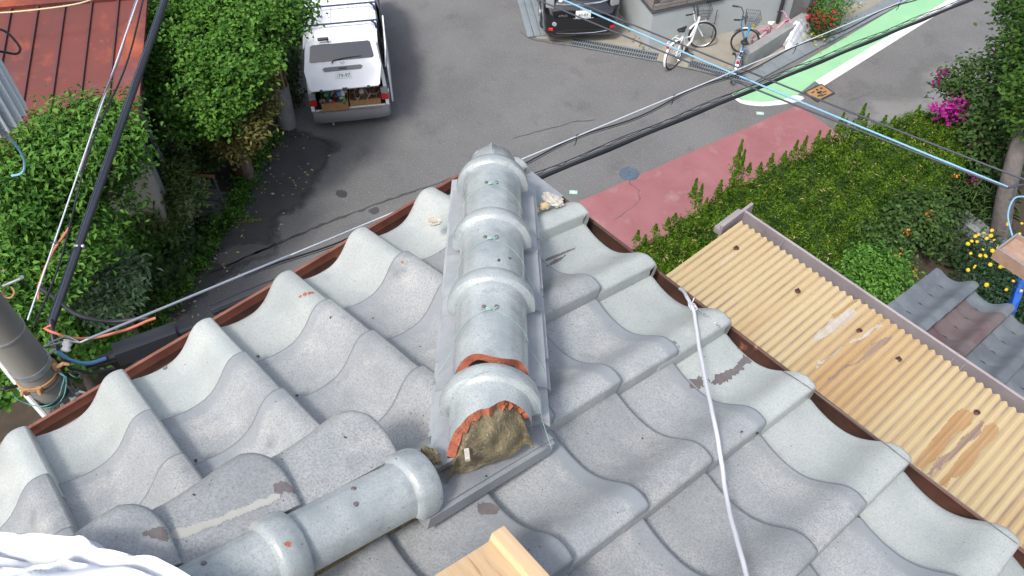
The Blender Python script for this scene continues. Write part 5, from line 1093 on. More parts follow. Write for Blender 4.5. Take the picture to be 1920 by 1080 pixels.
tree('maple_shrub', 'small bright maple with star leaves beside the canopy gutter', 'shrub', L([(1640,500,-8.3,.35),(1600,530,-8.3,.25),(1680,520,-8.4,.28),(1650,545,-8.3,.25),(1620,490,-8.2,.2)]), 3000, .085, lf_fresh, ground=GG, aspect=.45, tuft=6, spread=.09)
tree('rose_bush', 'dark green rose bush at the inner foot of the hedge', 'shrub', L([(1700,420,-8.5,.42),(1660,455,-8.6,.4),(1730,395,-8.4,.35),(1620,450,-8.7,.35),(1745,440,-8.8,.25)]), 4200, .085, lf_dark, ground=GG, aspect=.65)
rb = bpy.data.objects['rose_bush']; pts = [P(x, y, -8.2)+rng.normal(0,.035,3) for x, y in ((1742,398),(1740,404),(1700,435),(1682,475),(1716,508),(1790,330)) for _ in range(9)]
leaf_object('blossoms', pts, [(0,0,1)]*len(pts), .05, leafmat('orange_petal', (.45,.08,.03), (.6,.3,.05)), rb, None, .9, jitter=.8)
tree('shade_plants', 'long leaved dark plants behind the planter', 'plant', L([(1840,350,-8.9,.45),(1800,340,-8.9,.35),(1860,400,-9.0,.3),(1780,300,-8.8,.35),(1830,300,-8.8,.4)]), 2600, .22, lf_dark, ground=GG, aspect=.12, trunk=False, tuft=8, spread=.12)
tree('shade_plants', 'deep shade shrub between the hedge and the yellow flowers', 'plant', L([(1770,420,-9.1,.35),(1800,480,-9.15,.3),(1755,370,-8.9,.4),(1890,560,-9,.4)]), 1800, .10, lf_shade, ground=GG, aspect=.6, trunk=False)
db = tree('daisy_bush', 'dark bush dotted with yellow daisies behind the lower tiled roof', 'plant', L([(1850,480,-8.6,.35),(1880,510,-8.6,.35),(1900,550,-8.6,.35),(1840,530,-8.7,.3),(1910,480,-8.6,.35),(1870,560,-8.8,.3)]), 5200, .075, leafmat('daisy_leaf', (.015,.045,.02), (.05,.10,.05)), ground=GG, aspect=.35)
mb = MB(); ymat = mat('yellow_petal', (.72,.50,.02), rough=.6)
for (x, y) in [(1829,443),(1845,437),(1860,432),(1858,442),(1815,457),(1832,453),(1822,452),(1850,447),(1864,450),(1820,475),(1838,479),(1848,480),(1861,470),(1815,506),(1857,496),(1876,500),(1882,499),(1903,510),(1850,534),(1887,543),(1915,545),(1912,438),(1916,419),(1890,420),(1828,500),(1870,462),(1843,468),(1900,527),(1835,440),(1865,478)]:
    c_ = P(x, y, -8.22+rng.normal(0,.05)); nn_ = nz(nz(CAM-c_)*.6+rng.normal(0,.35,3)+np.array([0,0,.3])); a_ = nz(np.cross(nn_, (0,0,1.)+rng.normal(0,.1,3))); b_ = np.cross(nn_, a_); r_ = rng.uniform(.026,.044); mb = MB()
    for q in range(11):
        an = q/11*6.283; d_ = math.cos(an)*a_+math.sin(an)*b_; e_ = -math.sin(an)*a_+math.cos(an)*b_; mb.add([c_+d_*.008, c_+d_*r_*.6+e_*r_*.16+nn_*.006, c_+d_*r_, c_+d_*r_*.6-e_*r_*.16+nn_*.006], [(0,1,2,3)])
    mb.lathe([(0,.006),(.009,.005),(.010,0)], c_, nn_, 8); mb.build('flower', ymat, db, 0)
mb = MB(); c_ = P(1835,450,GG); d_ = nz(P(1880,475,GG)-P(1800,415,GG)); s_ = np.array([-d_[1],d_[0],0]); Mx = basis(d_, s_, up)
for e in (-1,1):
    mb.box(c_+s_*.13*e+up*.13, (.98,.025,.2), Mx, bev=.008); mb.box(c_+d_*.48*e+up*.13, (.025,.28,.2), Mx, bev=.008); mb.box(c_+s_*.14*e+up*.235, (1.02,.04,.025), Mx, bev=.01); mb.box(c_+d_*.50*e+up*.236, (.04,.28,.025), Mx, bev=.01)
mb.box(c_+up*.10, (.95,.25,.02), Mx)
tag(mb.build('planter', mat('grey_planter', (.20,.22,.22), rough=.6), None), 'long grey plastic planter trough in the shaded garden', 'planter')
mb = MB(); c_ = P(1905,560,-8.5)
q_ = [(1912,505),(1920,500),(1925,530),(1914,560),(1905,585),(1893,586),(1898,560),(1908,535)]; tp = [P(x, y, -8.35+.05*math.sin(i*2)) for i, (x, y) in enumerate(q_)]
mb.add(tp+[np.array([p[0],p[1],GG]) for p in tp], [tuple(range(8)), tuple(range(8,16))[::-1]]+[(i,(i+1)%8,8+(i+1)%8,8+i) for i in range(8)]); tag(mb.build('blue_tarp', mat('blue_plastic', (.02,.10,.42), rough=.4), None, 0), 'blue plastic sheet bundle among the yellow flowers', 'tarp')
pts = [Pz(1530,66)+np.array([rng.normal(0,.22), rng.normal(0,.22), abs(rng.normal(.3,.12))]) for _ in range(900)]
leaf_object('foliage', pts, [(0,0,1)]*len(pts), .07, lf_dark, fb)
pts = [Pz(1528,66)+np.array([rng.normal(0,.2), rng.normal(0,.2), rng.uniform(.35,.62)]) for _ in range(110)]; leaf_object('blossoms', pts, [(0,0,1)]*len(pts), .075, leafmat('crimson_petal', (.30,.01,.02), (.5,.02,.05)), fb, None, .9, jitter=.8)
pts = [Pz(1522,84)+np.array([rng.normal(0,.15), rng.normal(0,.12), rng.uniform(.05,.25)]) for _ in range(40)]; leaf_object('blossoms', pts, [(0,0,1)]*len(pts), .06, leafmat('gold_petal', (.55,.35,.02), (.6,.5,.05)), fb, None, .9, jitter=.8)
tree('trailing_shrub', 'loose yellow green shrub at the top edge behind the red flowers', 'shrub', L([(1545,15,-9.5,.35),(1575,5,-9.4,.35),(1560,30,-9.6,.25)]), 1600, .07, lf_bright, aspect=.4)
wf_ = thing('iron_edging', 'small dark iron edging fence behind the red flowers', 'fence', Pz(1560,60)); mb = MB(); a, b = Pz(1545,68), Pz(1572,48)
for k in range(8): p_ = a+(b-a)*k/7; mb.tube([p_, p_+up*.4], .008, 5)
mb.tube([a+up*.35, b+up*.35], .008, 5); mb.tube([a+up*.1, b+up*.1], .008, 5); mb.build('rails', M['iron'], wf_)
# ------------------------------------------------------------------ LEFT PLOT DETAILS
M['gate_iron'] = mat('blue_black_iron', (.055,.068,.10), rough=.5); 
gt = thing('iron_gate', 'rusty topped dark iron gate at the road edge of the left plot', 'gate', P(400,395,GZ))
g0, g1, g2_ = P(425,398,GZ+.0), P(345,392,GZ), None; d_ = nz(g1-g0); Lg = np.linalg.norm(g1-g0); H = .95
mb = MB(); mb.tube([g0, g0+up*H], .025, 8); mb.tube([g1, g1+up*H], .025, 8); mb.tube([g0+up*.30, g1+up*.30], .018, 6); mb.tube([g0+up*.12, g1+up*.12], .012, 6)
for k in range(1, 9): mb.tube([g0+d_*Lg*k/9+up*.30, g0+d_*Lg*k/9+up*H], .008, 5)
mb.build('gate_frame', M['gate_iron'], gt); mb = MB(); mb.box((g0+g1)/2+up*(H+.01), (Lg+.06,.05,.035), basis(d_, np.array([-d_[1],d_[0],0]), up), bev=.005); mb.build('top_rail', M['rust'], gt)
fn = thing('iron_fence', 'low dark iron fence panel leaning behind the gate', 'fence', P(330,430,GZ)); g0, g1 = P(352,392,GZ+.1), P(315,445,GZ+.1); d_ = nz(g1-g0); Lg = np.linalg.norm(g1-g0); mb = MB()
mb.tube([g0+up*.8, g1+up*.8], .02, 6); mb.tube([g0+up*.1, g1+up*.1], .02, 6)
for k in range(0, 10): mb.tube([g0+d_*Lg*k/9+up*.1, g0+d_*Lg*k/9+up*.8], .009, 5)
mb.build('fence_panel', M['gate_iron'], fn)
mb = MB(); a, b = P(430,405,GZ), P(360,400,GZ); d_ = nz(b-a); mb.box((a+b)/2+np.array([-.25,-.1,.08]), (1.1,.8,.16), basis(d_, np.array([-d_[1],d_[0],0]), up), bev=.01); mb.box((a+b)/2+np.array([-.45,-.15,.2]), (1.1,.45,.2), basis(d_, np.array([-d_[1],d_[0],0]), up), bev=.01)
tag(mb.build('garden_steps', mat('dark_stone', (.10,.095,.08), col2=(.15,.14,.12), scale=5, rough=.95, bump=.4), None), 'dark stone step under the iron gate', 'steps')  # stone is dark and mottled throughout
mb = MB(); mb.lathe([(0,0),(.17,0),(.20,.06),(.23,.28),(.22,.42),(.25,.46),(.25,.50),(.20,.50),(.17,.42),(0,.40)], P(458,330,GZ), (0,0,1), 22)
mb.box(P(458,340,GZ+.05)+np.array([.10,-.15,0]), (.12,.05,.05), rotz(.9)); tag(mb.build('clay_pot', mat('brown_glazed_pot', (.055,.028,.02), rough=.45), None), 'tall dark brown glazed pot between the gate and the striped pole', 'pot')
wp = thing('white_pot', 'round white tub of dry stalks on the weeds below the silver wire', 'pot', P(255,598,GZ)); c_ = P(255,598,GZ); mb = MB(); mb.lathe([(0,.0),(.15,.0),(.20,.26),(.215,.27),(.215,.29),(.19,.29),(.15,.06),(0,.05)], c_, (0,0,1), 28); mb.build('tub', mat('white_plastic', (.55,.55,.54), rough=.5), wp)
mb = MB(); mb.lathe([(0,.22),(.178,.20)], c_, (0,0,1), 20)
for k in range(30):
    p_ = c_+np.array([rng.normal(0,.06), rng.normal(0,.06), .2]); mb.tube([p_, p_+np.array([rng.normal(0,.08), rng.normal(0,.08), .10])], .006, 4)
mb.build('dry_stalks', mat('dry_soil', (.13,.07,.04), rough=.95), wp)
mb = MB(); a, b = P(330,470,GZ), P(120,665,GZ); d_ = nz(b-a); mb.box((a+b)/2+np.array([-.28,-.28,.2]), (np.linalg.norm(b-a),.16,.40), basis(d_, np.array([-d_[1],d_[0],0]), up), bev=.01); tag(mb.build('low_wall', mat('mossy_block', (.045,.042,.036), col2=(.08,.075,.06), scale=5, rough=.95, bump=.5), None), 'low mossy block wall behind the roadside weeds', 'wall')
# grass tuft
pts = []; mb = MB()
for k in range(90):
    p_ = P(330,470,GZ+.2)+rng.normal(0,.05,3)*np.array([1,1,0]); a = rng.random()*6.28; o_ = rng.uniform(.1,.28); s_ = np.array([-math.sin(a),math.cos(a),0])*.006; m1 = p_+np.array([math.cos(a)*o_*.4, math.sin(a)*o_*.4, .28]); e_ = p_+np.array([math.cos(a)*o_, math.sin(a)*o_, .30])
    mb.add([p_-s_, p_+s_, m1+s_, m1-s_], [(0,1,2,3)]); mb.add([m1-s_, m1+s_, e_], [(0,1,2)])
tag(mb.build('grass_tuft', mat('grass_blade', (.10,.17,.03), rough=.6), None, 0), 'fine leaved grass tuft on the low mossy wall', 'grass')
# striped pole by the van
sp = thing('striped_pole', 'pole with yellow and black stripes and a grey concrete foot beside the white van', 'pole', Pz(540,235)); c_ = Pz(540,235); lean = np.array([-.012*_r[0], -.012*_r[1], 0])*0+_r*0
tl_ = np.array([.02,.05,0]); mb = MB(); mb.tube([c_, c_+up*1.05+tl_*1.05], [.19,.175], 24); mb.build('concrete_sleeve', mat('pale_sleeve', (.20,.21,.21), col2=(.26,.27,.27), scale=3, rough=.85), sp)
mb = MB(); mb.lathe([(.165,0),(.160,1.9)], c_+up*1.05+tl_, (0,0,1), 24); mb.m = [1 if (q % 3) == 0 else 0 for q in range(24)]; mb.build('striped_guard', [mat('dark_guard', (.035,.032,.03), rough=.6), mat('faded_yellow', (.30,.20,.05), rough=.6)], sp, 60)
mb = MB(); mb.tube([c_+up*1.0+tl_, c_+up*4.2+tl_*3], [.15,.13], 20); mb.build('pole', M['concrete_grey'], sp)
# ------------------------------------------------------------------ NEAR UTILITY POLE AND CABLES
M['pole'] = mat('weathered_pole', (.17,.165,.15), col2=(.25,.24,.22), scale=3, rough=.85, spots=[((.12,.115,.105), 5, .55, .8)], stretch=(1,1,.25)); M['cable'] = mat('black_cable', (.014,.016,.022), rough=.5); M['cable_blue'] = mat('light_blue_cable', (.19,.38,.54), rough=.5); M['cable_grey'] = mat('dark_grey_cable', (.05,.055,.07), rough=.55)
M['wire'] = mat('silver_strand', (.50,.54,.60), rough=.5, metal=.1); M['orange'] = mat('orange_sleeve', (.52,.16,.09), rough=.5); M['blue_band'] = mat('blue_jacket', (.10,.28,.50), rough=.5); M['rust_band'] = mat('rusty_clamp', (.42,.25,.12), col2=(.28,.15,.07), scale=30, rough=.8); M['teal'] = mat('teal_wire', (.08,.26,.24), rough=.5)
PZ = -2.9; pc = P(52,678,PZ); up_ = thing('utility_pole', 'grey concrete utility pole with clamps and cable fittings at the left border', 'utility pole', (pc[0], pc[1], GZ))
pcb = np.array([pc[0], pc[1], 0]); mb = MB(); mb.tube([pcb+up*GZ, pcb+up*PZ, pcb+up*2.5], [.165,.128,.098], 36); mb.build('pole', M['pole'], up_, 60)
PR = .128
def ring(z, r_, w_, t_=.004, a0=0, a1=2*math.pi, mt=None, nm='band'):
    mb = MB(); mb.lathe([(r_,-w_/2),(r_+t_,-w_/2),(r_+t_,w_/2),(r_,w_/2),(r_,-w_/2)], pcb+up*z, (0,0,1), 30, a0=a0, a1=a1); return mb.build(nm, mt or M['steel'], up_)
ring(-2.55, .1275, .018, .005); ring(-2.93, .130, .05, .006, mt=M['steel']); ring(-3.05, .131, .03, .012, mt=M['rust_band'], nm='clamp'); ring(-3.10, .131, .02, .004); ring(-3.25, .132, .03, .01, mt=M['cable']); ring(-3.45, .134, .035, .012, mt=M['cable']); ring(-3.75, .135, .03, .012)
tocam = nz((_r[0], _r[1], 0)); fwd = nz((-_d[0], -_d[1], 0))
mb = MB()
for k, (an, z, l) in enumerate(((.15,-2.99,.11),(-1.15,-3.06,.05),(-1.9,-3.07,.045))):
    d_ = math.cos(an)*tocam - math.sin(an)*(-fwd); d_ = nz(math.cos(an)*tocam+math.sin(an)*(-fwd)); p_ = pcb+up*z+d_*.13; mb.tube([p_, p_+d_*l*.4, p_+d_*l*.7+up*.02, p_+d_*l], [.014,.016,.014,.010], 8); mb.box(p_+d_*.01, (.035,.035,.06), bev=.008); mb.build('clamp_bracket', M['rust_band'], up_); mb = MB()
mb = MB()
for z in (-3.3,-3.55,-3.8,-4.1):
    for k in range(6):
        an = rng.uniform(-1.8,.8); d_ = nz(math.cos(an)*tocam+math.sin(an)*(-fwd)); p_ = pcb+up*z+d_*.13; mb.tube([p_, p_+d_*.06+up*.02, p_+d_*rng.uniform(.08,.16)+up*rng.uniform(-.05,.05)], .009, 6); mb.box(p_+d_*.05, (.03,.04,.03), rotz(an), bev=.005); mb.build('fitting', M['steel'], up_); mb = MB()
d_ = nz(tocam*.75-fwd*.65); mb = MB(); mb.tube([P(-20,655,-3.0), P(45,735,-3.15), P(115,815,-3.3), P(140,850,-3.35)], [.020]*4, 8); mb.build('cross_arm', mat('pale_arm', (.42,.43,.43), rough=.5), up_)
# step bolts
for (x0, y0, x1, y1) in ((5,537,38,523),): mb = MB(); mb.tube([P(x0,y0,-2.05), P(x1,y1,-2.05), P(x1+3,y1-4,-2.03)], [.009,.009,.013], 8); mb.build('step_bolt', M['steel'], up_)
mb = MB(); cc_ = P(16,548,-2.2); mb.tube([cc_+.035*(math.cos(a)*_r+math.sin(a)*_u) for a in np.linspace(2.4,7.5,14)], .006, 6); mb.build('hook', M['rust_band'], up_)
mb = MB(); c_ = P(125,648,-2.93); a_ = nz(P(150,640,-2.9)-P(100,655,-2.9)); mb.lathe([(0,-.04),(.025,-.04),(.034,-.03),(.024,-.01),(.034,.01),(.024,.03),(.03,.04),(0,.045)], c_, nz(_u+_r*.2), 16); mb.build('insulator', M['plate'], up_, 60)
mb = MB()
for off in (0,.06): mb.tube([P(82,650,-2.95), P(100,640+off*100,-2.93), P(125,630+off*150,-2.9), P(150,642,-2.9)], .006, 6)
mb.tube([P(60,672,-2.9), P(85,668,-2.9), P(104,655,-2.92)], .01, 6); mb.build('shackle', M['steel'], up_)
for k, (mt, r_, pts) in enumerate(((M['teal'], .004, [(112,700),(116,725),(105,750),(80,762),(45,755),(20,738),(10,720)]), (M['teal'], .004, [(115,702),(122,735),(105,760),(70,765),(30,750)]), (M['cable'], .013, [(-10,728),(25,725),(55,718),(85,705),(100,690)]), (M['cable'], .010, [(100,690),(120,715),(140,735),(150,720),(145,700)]), (M['teal'], .004, [(130,700),(145,708),(150,700),(140,690)]), (M['cable_grey'], .008, [(60,740),(72,725),(68,745),(90,752)]), (M['cable'], .009, [(95,640),(110,660),(118,690),(105,720)]))):
    mb = MB(); mb.tube([P(x, y, -3.0-.03*k+.04*math.sin(i)) for i, (x, y) in enumerate(smoothpoly(pts, 3)[:-6])], r_, 6); mb.build('jumper_cable', mt, up_)
def sm3_(pts, n=5):
    out = []
    for i in range(len(pts)-1):
        p0, p1, p2, p3 = pts[max(i-1,0)], pts[i], pts[i+1], pts[min(i+2,len(pts)-1)]
        for t in np.linspace(0,1,n+1)[:-1]: out.append(.5*((2*p1)+(-p0+p2)*t+(2*p0-5*p1+4*p2-p3)*t*t+(-p0+3*p1-3*p2+p3)*t**3))
    return out+[pts[-1]]
# transformer with cooling fins above the pole cables
tf = thing('pole_transformer', 'pale grey finned transformer cut off by the left border', 'transformer', DP(-20,205,3.9)); tc_ = DP(-22,228,3.9); mb = MB(); mb.tube([tc_, tc_+up*.75], .13, 28); mb.lathe([(0,-.05),(.07,-.045),(.12,-.02),(.13,0)], tc_, (0,0,1), 28); mb.build('tank', mat('transformer_grey', (.33,.36,.39), rough=.5), tf)
M['fin'] = mat('pale_fin', (.72,.77,.80), rough=.45)
for k in range(26):
    a = k/26*6.283; d_ = np.array([math.cos(a), math.sin(a), 0]); s_ = np.array([-d_[1], d_[0], 0]); mb = MB(); mb.box(tc_+d_*.150+up*.36, (.06,.008,.68), basis(d_, s_, up)); mb.build('fin', M['fin'], tf, 0)
mb = MB(); mb.tube(sm3_([tc_-up*.05, tc_+_r*.05-up*.10, tc_+_r*.065-up*.18, tc_+_r*.05-up*.26, tc_+_r*.01-up*.32, tc_-_r*.05-up*.34]), .006, 7); mb.build('lead', M['cable_blue'], tf)
mb = MB(); mb.tube(sm3_([DP(-10,52,3.8), DP(12,60,3.8), DP(30,78,3.8), DP(38,92,3.8), DP(30,101,3.8), DP(5,97,3.8), DP(-12,96,3.8)]), .0055, 8); mb.build('lead', M['cable'], tf, 60)
sm3 = sm3_
def sag(a, b, dz, n=24): return [a+(b-a)*t-up*dz*4*t*(1-t) for t in np.linspace(0,1,n)]
def cable(name, label, parts, cat='cable'):
    t = thing(name, label, cat, parts[0][2][0])
    if len(parts) == 1: bpy.data.objects.remove(t); mb = MB(); nm, mt, pts, r_ = parts[0]; mb.tube(pts, r_, 8); return tag(mb.build(name, mt, None, 60), label, cat)
    for nm, mt, pts, r_ in parts:
        mb = MB(); mb.tube(pts, r_, 8 if r_ > .006 else 5); mb.build(nm, mt, t, 60)
    return t
# messenger wire and its slung cable running over the road
A1, B1 = P(150,642,-2.9), P(1705,-3,-4.0); Bx = A1+(B1-A1)*1.6
slung = [(475,505),(600,462),(700,420)]
def online(t): return A1+(B1-A1)*t
dr_ = nz(B1-A1)
hang = [online(t)-up*(.045+.035*math.sin(t*38)) for t in np.linspace(.12,1.5,90)]
ties = []
parts = [('strand', M['wire'], [A1, Bx], .0062), ('slung_cable', M['cable'], hang, .0075), ('slung_cable', M['cable'], [p-up*.02+_r*.01 for p in hang[:40]], .004)]
for t in (.33,.455,.585,.78,.98): p_ = online(t); parts.append(('cable_tie', M['cable'], [p_+up*.02+dr_*.03, p_+up*.01, p_-up*.03+dr_*.01, p_-up*.09, p_-up*.10-dr_*.02], .005))
parts.append(('sleeve', mat('grey_sleeve', (.20,.23,.28), rough=.5), [A1+dr_*.05, online(.16)], .010))
cable('messenger_wire', 'silver strand with a slung black cable crossing the road to the upper right', parts)
A2, B2 = P(300,650,-3.45), P(1830,-5,-4.9); A2 = P(1010,334,-3.9); dr2 = nz(B2-A2); S2 = A2-dr2*3.35
pts2 = [S2+dr2*t for t in np.linspace(0, 14, 60)]
cable('trunk_cable', 'thick black bundled cable crossing the road toward the green strip', [('bundle', M['cable'], pts2, .0185), ('bundle', M['cable'], [p-up*.022+_u*0+up*.006*math.sin(i*1.3) for i, p in enumerate(pts2)], .010), ('strand', M['cable_grey'], [p+up*.040 for p in pts2], .005), ('lashing', M['cable'], [p+up*(.045+.035*abs(math.sin(i*.9)))+_r*.01*math.sin(i*2.1) for i, p in enumerate([S2+dr2*t for t in np.linspace(3, 14, 120)])], .004), ('thin_cable', M['cable'], [p+up*(.085+.012*math.sin(i*1.1)) for i, p in enumerate(pts2)], .005)])
# splice closure beside the pole
q0, q1 = P(212,668,-3.35), P(338,622,-3.35); dd3 = nz(q1-q0); sc_ = thing('splice_closure', 'black box shaped splice closure hanging under the left gutter', 'splice box', (q0+q1)/2); mb = MB(); Mx = basis(dd3, nz(np.cross(up, dd3)), nz(np.cross(dd3, nz(np.cross(up, dd3)))))
mb.box((q0+q1)/2, (np.linalg.norm(q1-q0)*.94,.13,.15), Mx, bev=.03); mb.build('case', mat('black_case', (.02,.022,.028), rough=.45), sc_)
for e, s_ in ((q0,-1),(q1,1)): mb = MB(); mb.tube([e+dd3*-.02*s_, e+dd3*s_*.10, e+dd3*s_*.2], [.05,.032,.022], 10); mb.build('boot', M['cable'], sc_)
cable('feeder_cable', 'blue jacketed cable loop between the pole and the splice closure', [('jacket', M['blue_band'], sm3([P(104,650,-3.1), P(118,667,-3.15), P(140,678,-3.2), P(168,681,-3.25), P(198,672,-3.3)]), .014), ('inner', M['cable'], [P(95,600,-3.0), P(100,635,-3.05), P(108,656,-3.1)], .02), ('tail', M['cable'], [P(118,660,-3.15), P(130,690,-3.2), P(170,700,-3.3), P(215,690,-3.35)], .012)])
# cables climbing away to the upper left
a1_, b1_ = P(52,600,-2.9), P(258,0,-2.2); d1 = nz(b1_-a1_)
n1 = [a1_+(b1_-a1_)*t for t in np.linspace(0,1.5,30)]
cable('drop_cable', 'silver wire with twisted purple and black drops in front of the red roof', [('strand', M['wire'], n1, .0065), ('drop', M['cable'], [p-up*(.06+.05*math.sin(i*.5))+_r*.02 for i, p in enumerate(n1)], .008), ('drop', mat('purple_grey_cable', (.14,.11,.14), rough=.5), [p+_r*.012*math.cos(i*.9)-_u*.012*math.sin(i*.9) for i, p in enumerate(n1[8:])], .008), ('tie', M['cable'], [n1[4]+_r*.04, n1[4]-_r*.03], .008), ('tie', M['cable'], [n1[11]+_r*.04, n1[11]-_r*.02], .006)])
a2_, b2_ = P(98,612,-3.05), P(312,0,-2.4); n2 = [a2_+(b2_-a2_)*t for t in np.linspace(0,1.5,30)]
cable('black_trunk_cable', 'thick black cable pair rising past the tall tree', [('cable', M['cable'], n2, .020), ('cable', mat('blue_black_cable', (.03,.045,.085), rough=.45), [p-_r*.026 for p in n2], .014), ('clip', M['steel'], [n2[4]-_r*.045, n2[4]+_r*.03], .016), ('strand', M['cable_grey'], [p-_r*.045+_u*.01 for p in n2], .004)])
cable('orange_cable', 'orange sleeved cable looping below the silver wire', [('sleeve', M['orange'], [P(x, y, -3.0) for x, y in smoothpoly([(96,610),(108,626),(135,634),(170,634),(205,627),(245,615),(275,602),(299,588)], 3)[:-4]], .0105), ('sleeve', M['orange'], [P(72,562,-2.95), P(72,540,-2.93), P(84,505,-2.9), P(100,470,-2.88), P(132,424,-2.85)], .010)])
cable('black_loop_cable', 'black cable arcing from the silver wire down to the splice box', [('cable', M['cable'], [P(x, y, -3.02) for x, y in smoothpoly([(82,535),(105,560),(140,588),(180,600),(215,603),(255,598),(300,590)], 3)[:-4]], .016)])
# three cables sweeping to the right border
EB = P(1905,352,-3.6)
def tri(x0, y0, x1, y1, z0, z1, s_=.05, ex=1.0):
    a, b = P(x0, y0, z0), P(x1, y1, z1); b = a+(b-a)*ex; return sag(a+(a-b)*.4, b, s_)
cable('blue_service_cable', 'pale blue cable strung from the black minivan side to the right border', [('cable', M['cable_blue'], tri(1058,-5,1890,351,-4.2,-3.6), .0105)])
cable('grey_service_cable', 'dark grey cable just above the pale blue one', [('cable', M['cable_grey'], tri(1075,-5,1925,336,-4.2,-3.5,ex=1.1), .010)])
cable('lower_service_cable', 'dark grey cable running below the pale blue one', [('cable', M['cable_grey'], tri(1010,-5,1890,353,-4.2,-3.6), .010)])
cable('cable_bracket', 'grey hook and blue loop holding the service cables at the right border', [('hook', M['cable_grey'], [P(1890,352,-3.6), P(1905,348,-3.6), P(1930,345,-3.6)], .012), ('loop', M['cable_blue'], sm3([P(1940,371,-3.6), P(1908,369,-3.6), P(1895,383,-3.6), P(1890,408,-3.6), P(1898,442,-3.6)]), .008), ('loop', M['cable_grey'], [P(1892,352,-3.6), P(1905,345,-3.6), P(1900,370,-3.6), P(1893,375,-3.6)], .009)])
# pale yellow wire across the red roof
cable('yellow_wire', 'thin pale yellow wire along the top of the red roof', [('wire', mat('pale_yellow', (.5,.45,.28), rough=.6), [P(x, y, -5.2) for x, y in smoothpoly([(-40,24),(0,24),(50,20),(110,13),(150,6),(175,-2),(230,-20),(300,-60)], 3)[:-4]], .012)])
# ------------------------------------------------------------------ THINGS LYING ON OUR ROOF
def on(x, y, off, side='R'):
    n_ = nR if side == 'R' else nL; v = ray(x, y); return CAM + v*((n_*off-CAM)@n_)/(v@n_)
M['white_cable'] = mat('white_vinyl_cord', (.50,.51,.545), rough=.45)
cord = [on(x, y, o_) for x, y, o_ in ((1271,539,-.06),(1281,546,-.03),(1288,556,.005),(1296,572,.02),(1302,590,.02),(1308,630,.018),(1316,680,.02),(1326,730,.03),(1340,790,.045),(1348,840,.03),(1356,890,.012),(1364,940,.012),(1375,990,.03),(1390,1040,.05),(1402,1085,.06),(1415,1130,.08))]
cs_ = []
_cr = np.random.default_rng(5)
for i in range(len(cord)-1):
    p0, p1, p2, p3 = cord[max(i-1,0)], cord[i], cord[i+1], cord[min(i+2,len(cord)-1)]
    for t in np.linspace(0,1,5)[:-1]: cs_.append(.5*((2*p1)+(-p0+p2)*t+(2*p0-5*p1+4*p2-p3)*t*t+(-p0+3*p1-3*p2+p3)*t**3))
cs_ = [p + _r*(.0006*math.sin(i*.55)+.0004*math.sin(i*1.3+1)) + _cr.normal(0,.00015,3) for i, p in enumerate(cs_)]
rp = thing('vinyl_rope', 'white vinyl rope lying down the tiles and tied at the eave', 'cord', cs_[10])
mb = MB(); mb.tube(cs_, .0051, 10); mb.build('strand', M['white_cable'], rp, 60)
mb = MB()
for k in range(3): c_ = on(1297+k*2, 572+k*3, .02); mb.tube([c_+.009*(math.cos(a)*_r+math.sin(a)*_u*.6) for a in np.linspace(0,6.28,12)], .0014, 5)
c_ = on(1300,574,.022)
mb.tube([c_, on(1298,567,.045), on(1302,558,.055)], .0013, 5); mb.tube([c_, on(1290,568,.03), on(1291,562,.04)], .0012, 5); mb.build('knot', M['white_cable'], rp, 60)
mb = MB(); base = [on(x, y, .012) for x, y in ((1304,576),(1312,582),(1320,590),(1331,598),(1342,606),(1350,614))]
tw = [b_+.0012*np.array([math.cos(i*2.2), math.sin(i*2.2), math.cos(i*1.7)]) for i, b_ in enumerate([base[int(t)]+(base[min(int(t)+1,5)]-base[int(t)])*(t-int(t)) for t in np.linspace(0,5,40)])]
mb.tube(tw, .0016, 5); mb.tube([on(1322,590,.018)+.008*(math.cos(a)*_r+math.sin(a)*_u) for a in np.linspace(0,6.28,16)], .0008, 5); mb.build('twisted_wire', M['steel'], rp, 60)
# timber batten board at the bottom edge
M['pine'] = mat('fresh_pine', (.50,.34,.19), col2=(.58,.42,.26), scale=7, rough=.7, spots=[((.38,.20,.09), 10, .60, .72)], stretch=(1,9,9), bump=.06, bscale=80)
def RS3(X, s, n_): return uR*X+sR*s+nR*n_
pk = thing('timber_board', 'new pine board with a raised edge batten resting on the tiles', 'board', RS3(1.25,1.2,.0))
bx = np.array([uR, sR, nR]).T
mb = MB(); mb.box(RS3(1.184+.3, 1.114+.028+.2, .072), (.6,.40,.022), bx, bev=.002); mb.build('board', M['pine'], pk, 30)
mb = MB(); mb.box(RS3(1.184+.3, 1.114+.0145, .075), (.605,.029,.052), bx, bev=.002); mb.build('batten', mat('pine_batten', (.55,.38,.22), col2=(.62,.45,.28), scale=7, rough=.7, spots=[((.38,.20,.09), 9, .60, .70)], stretch=(1,12,12)), pk, 30)
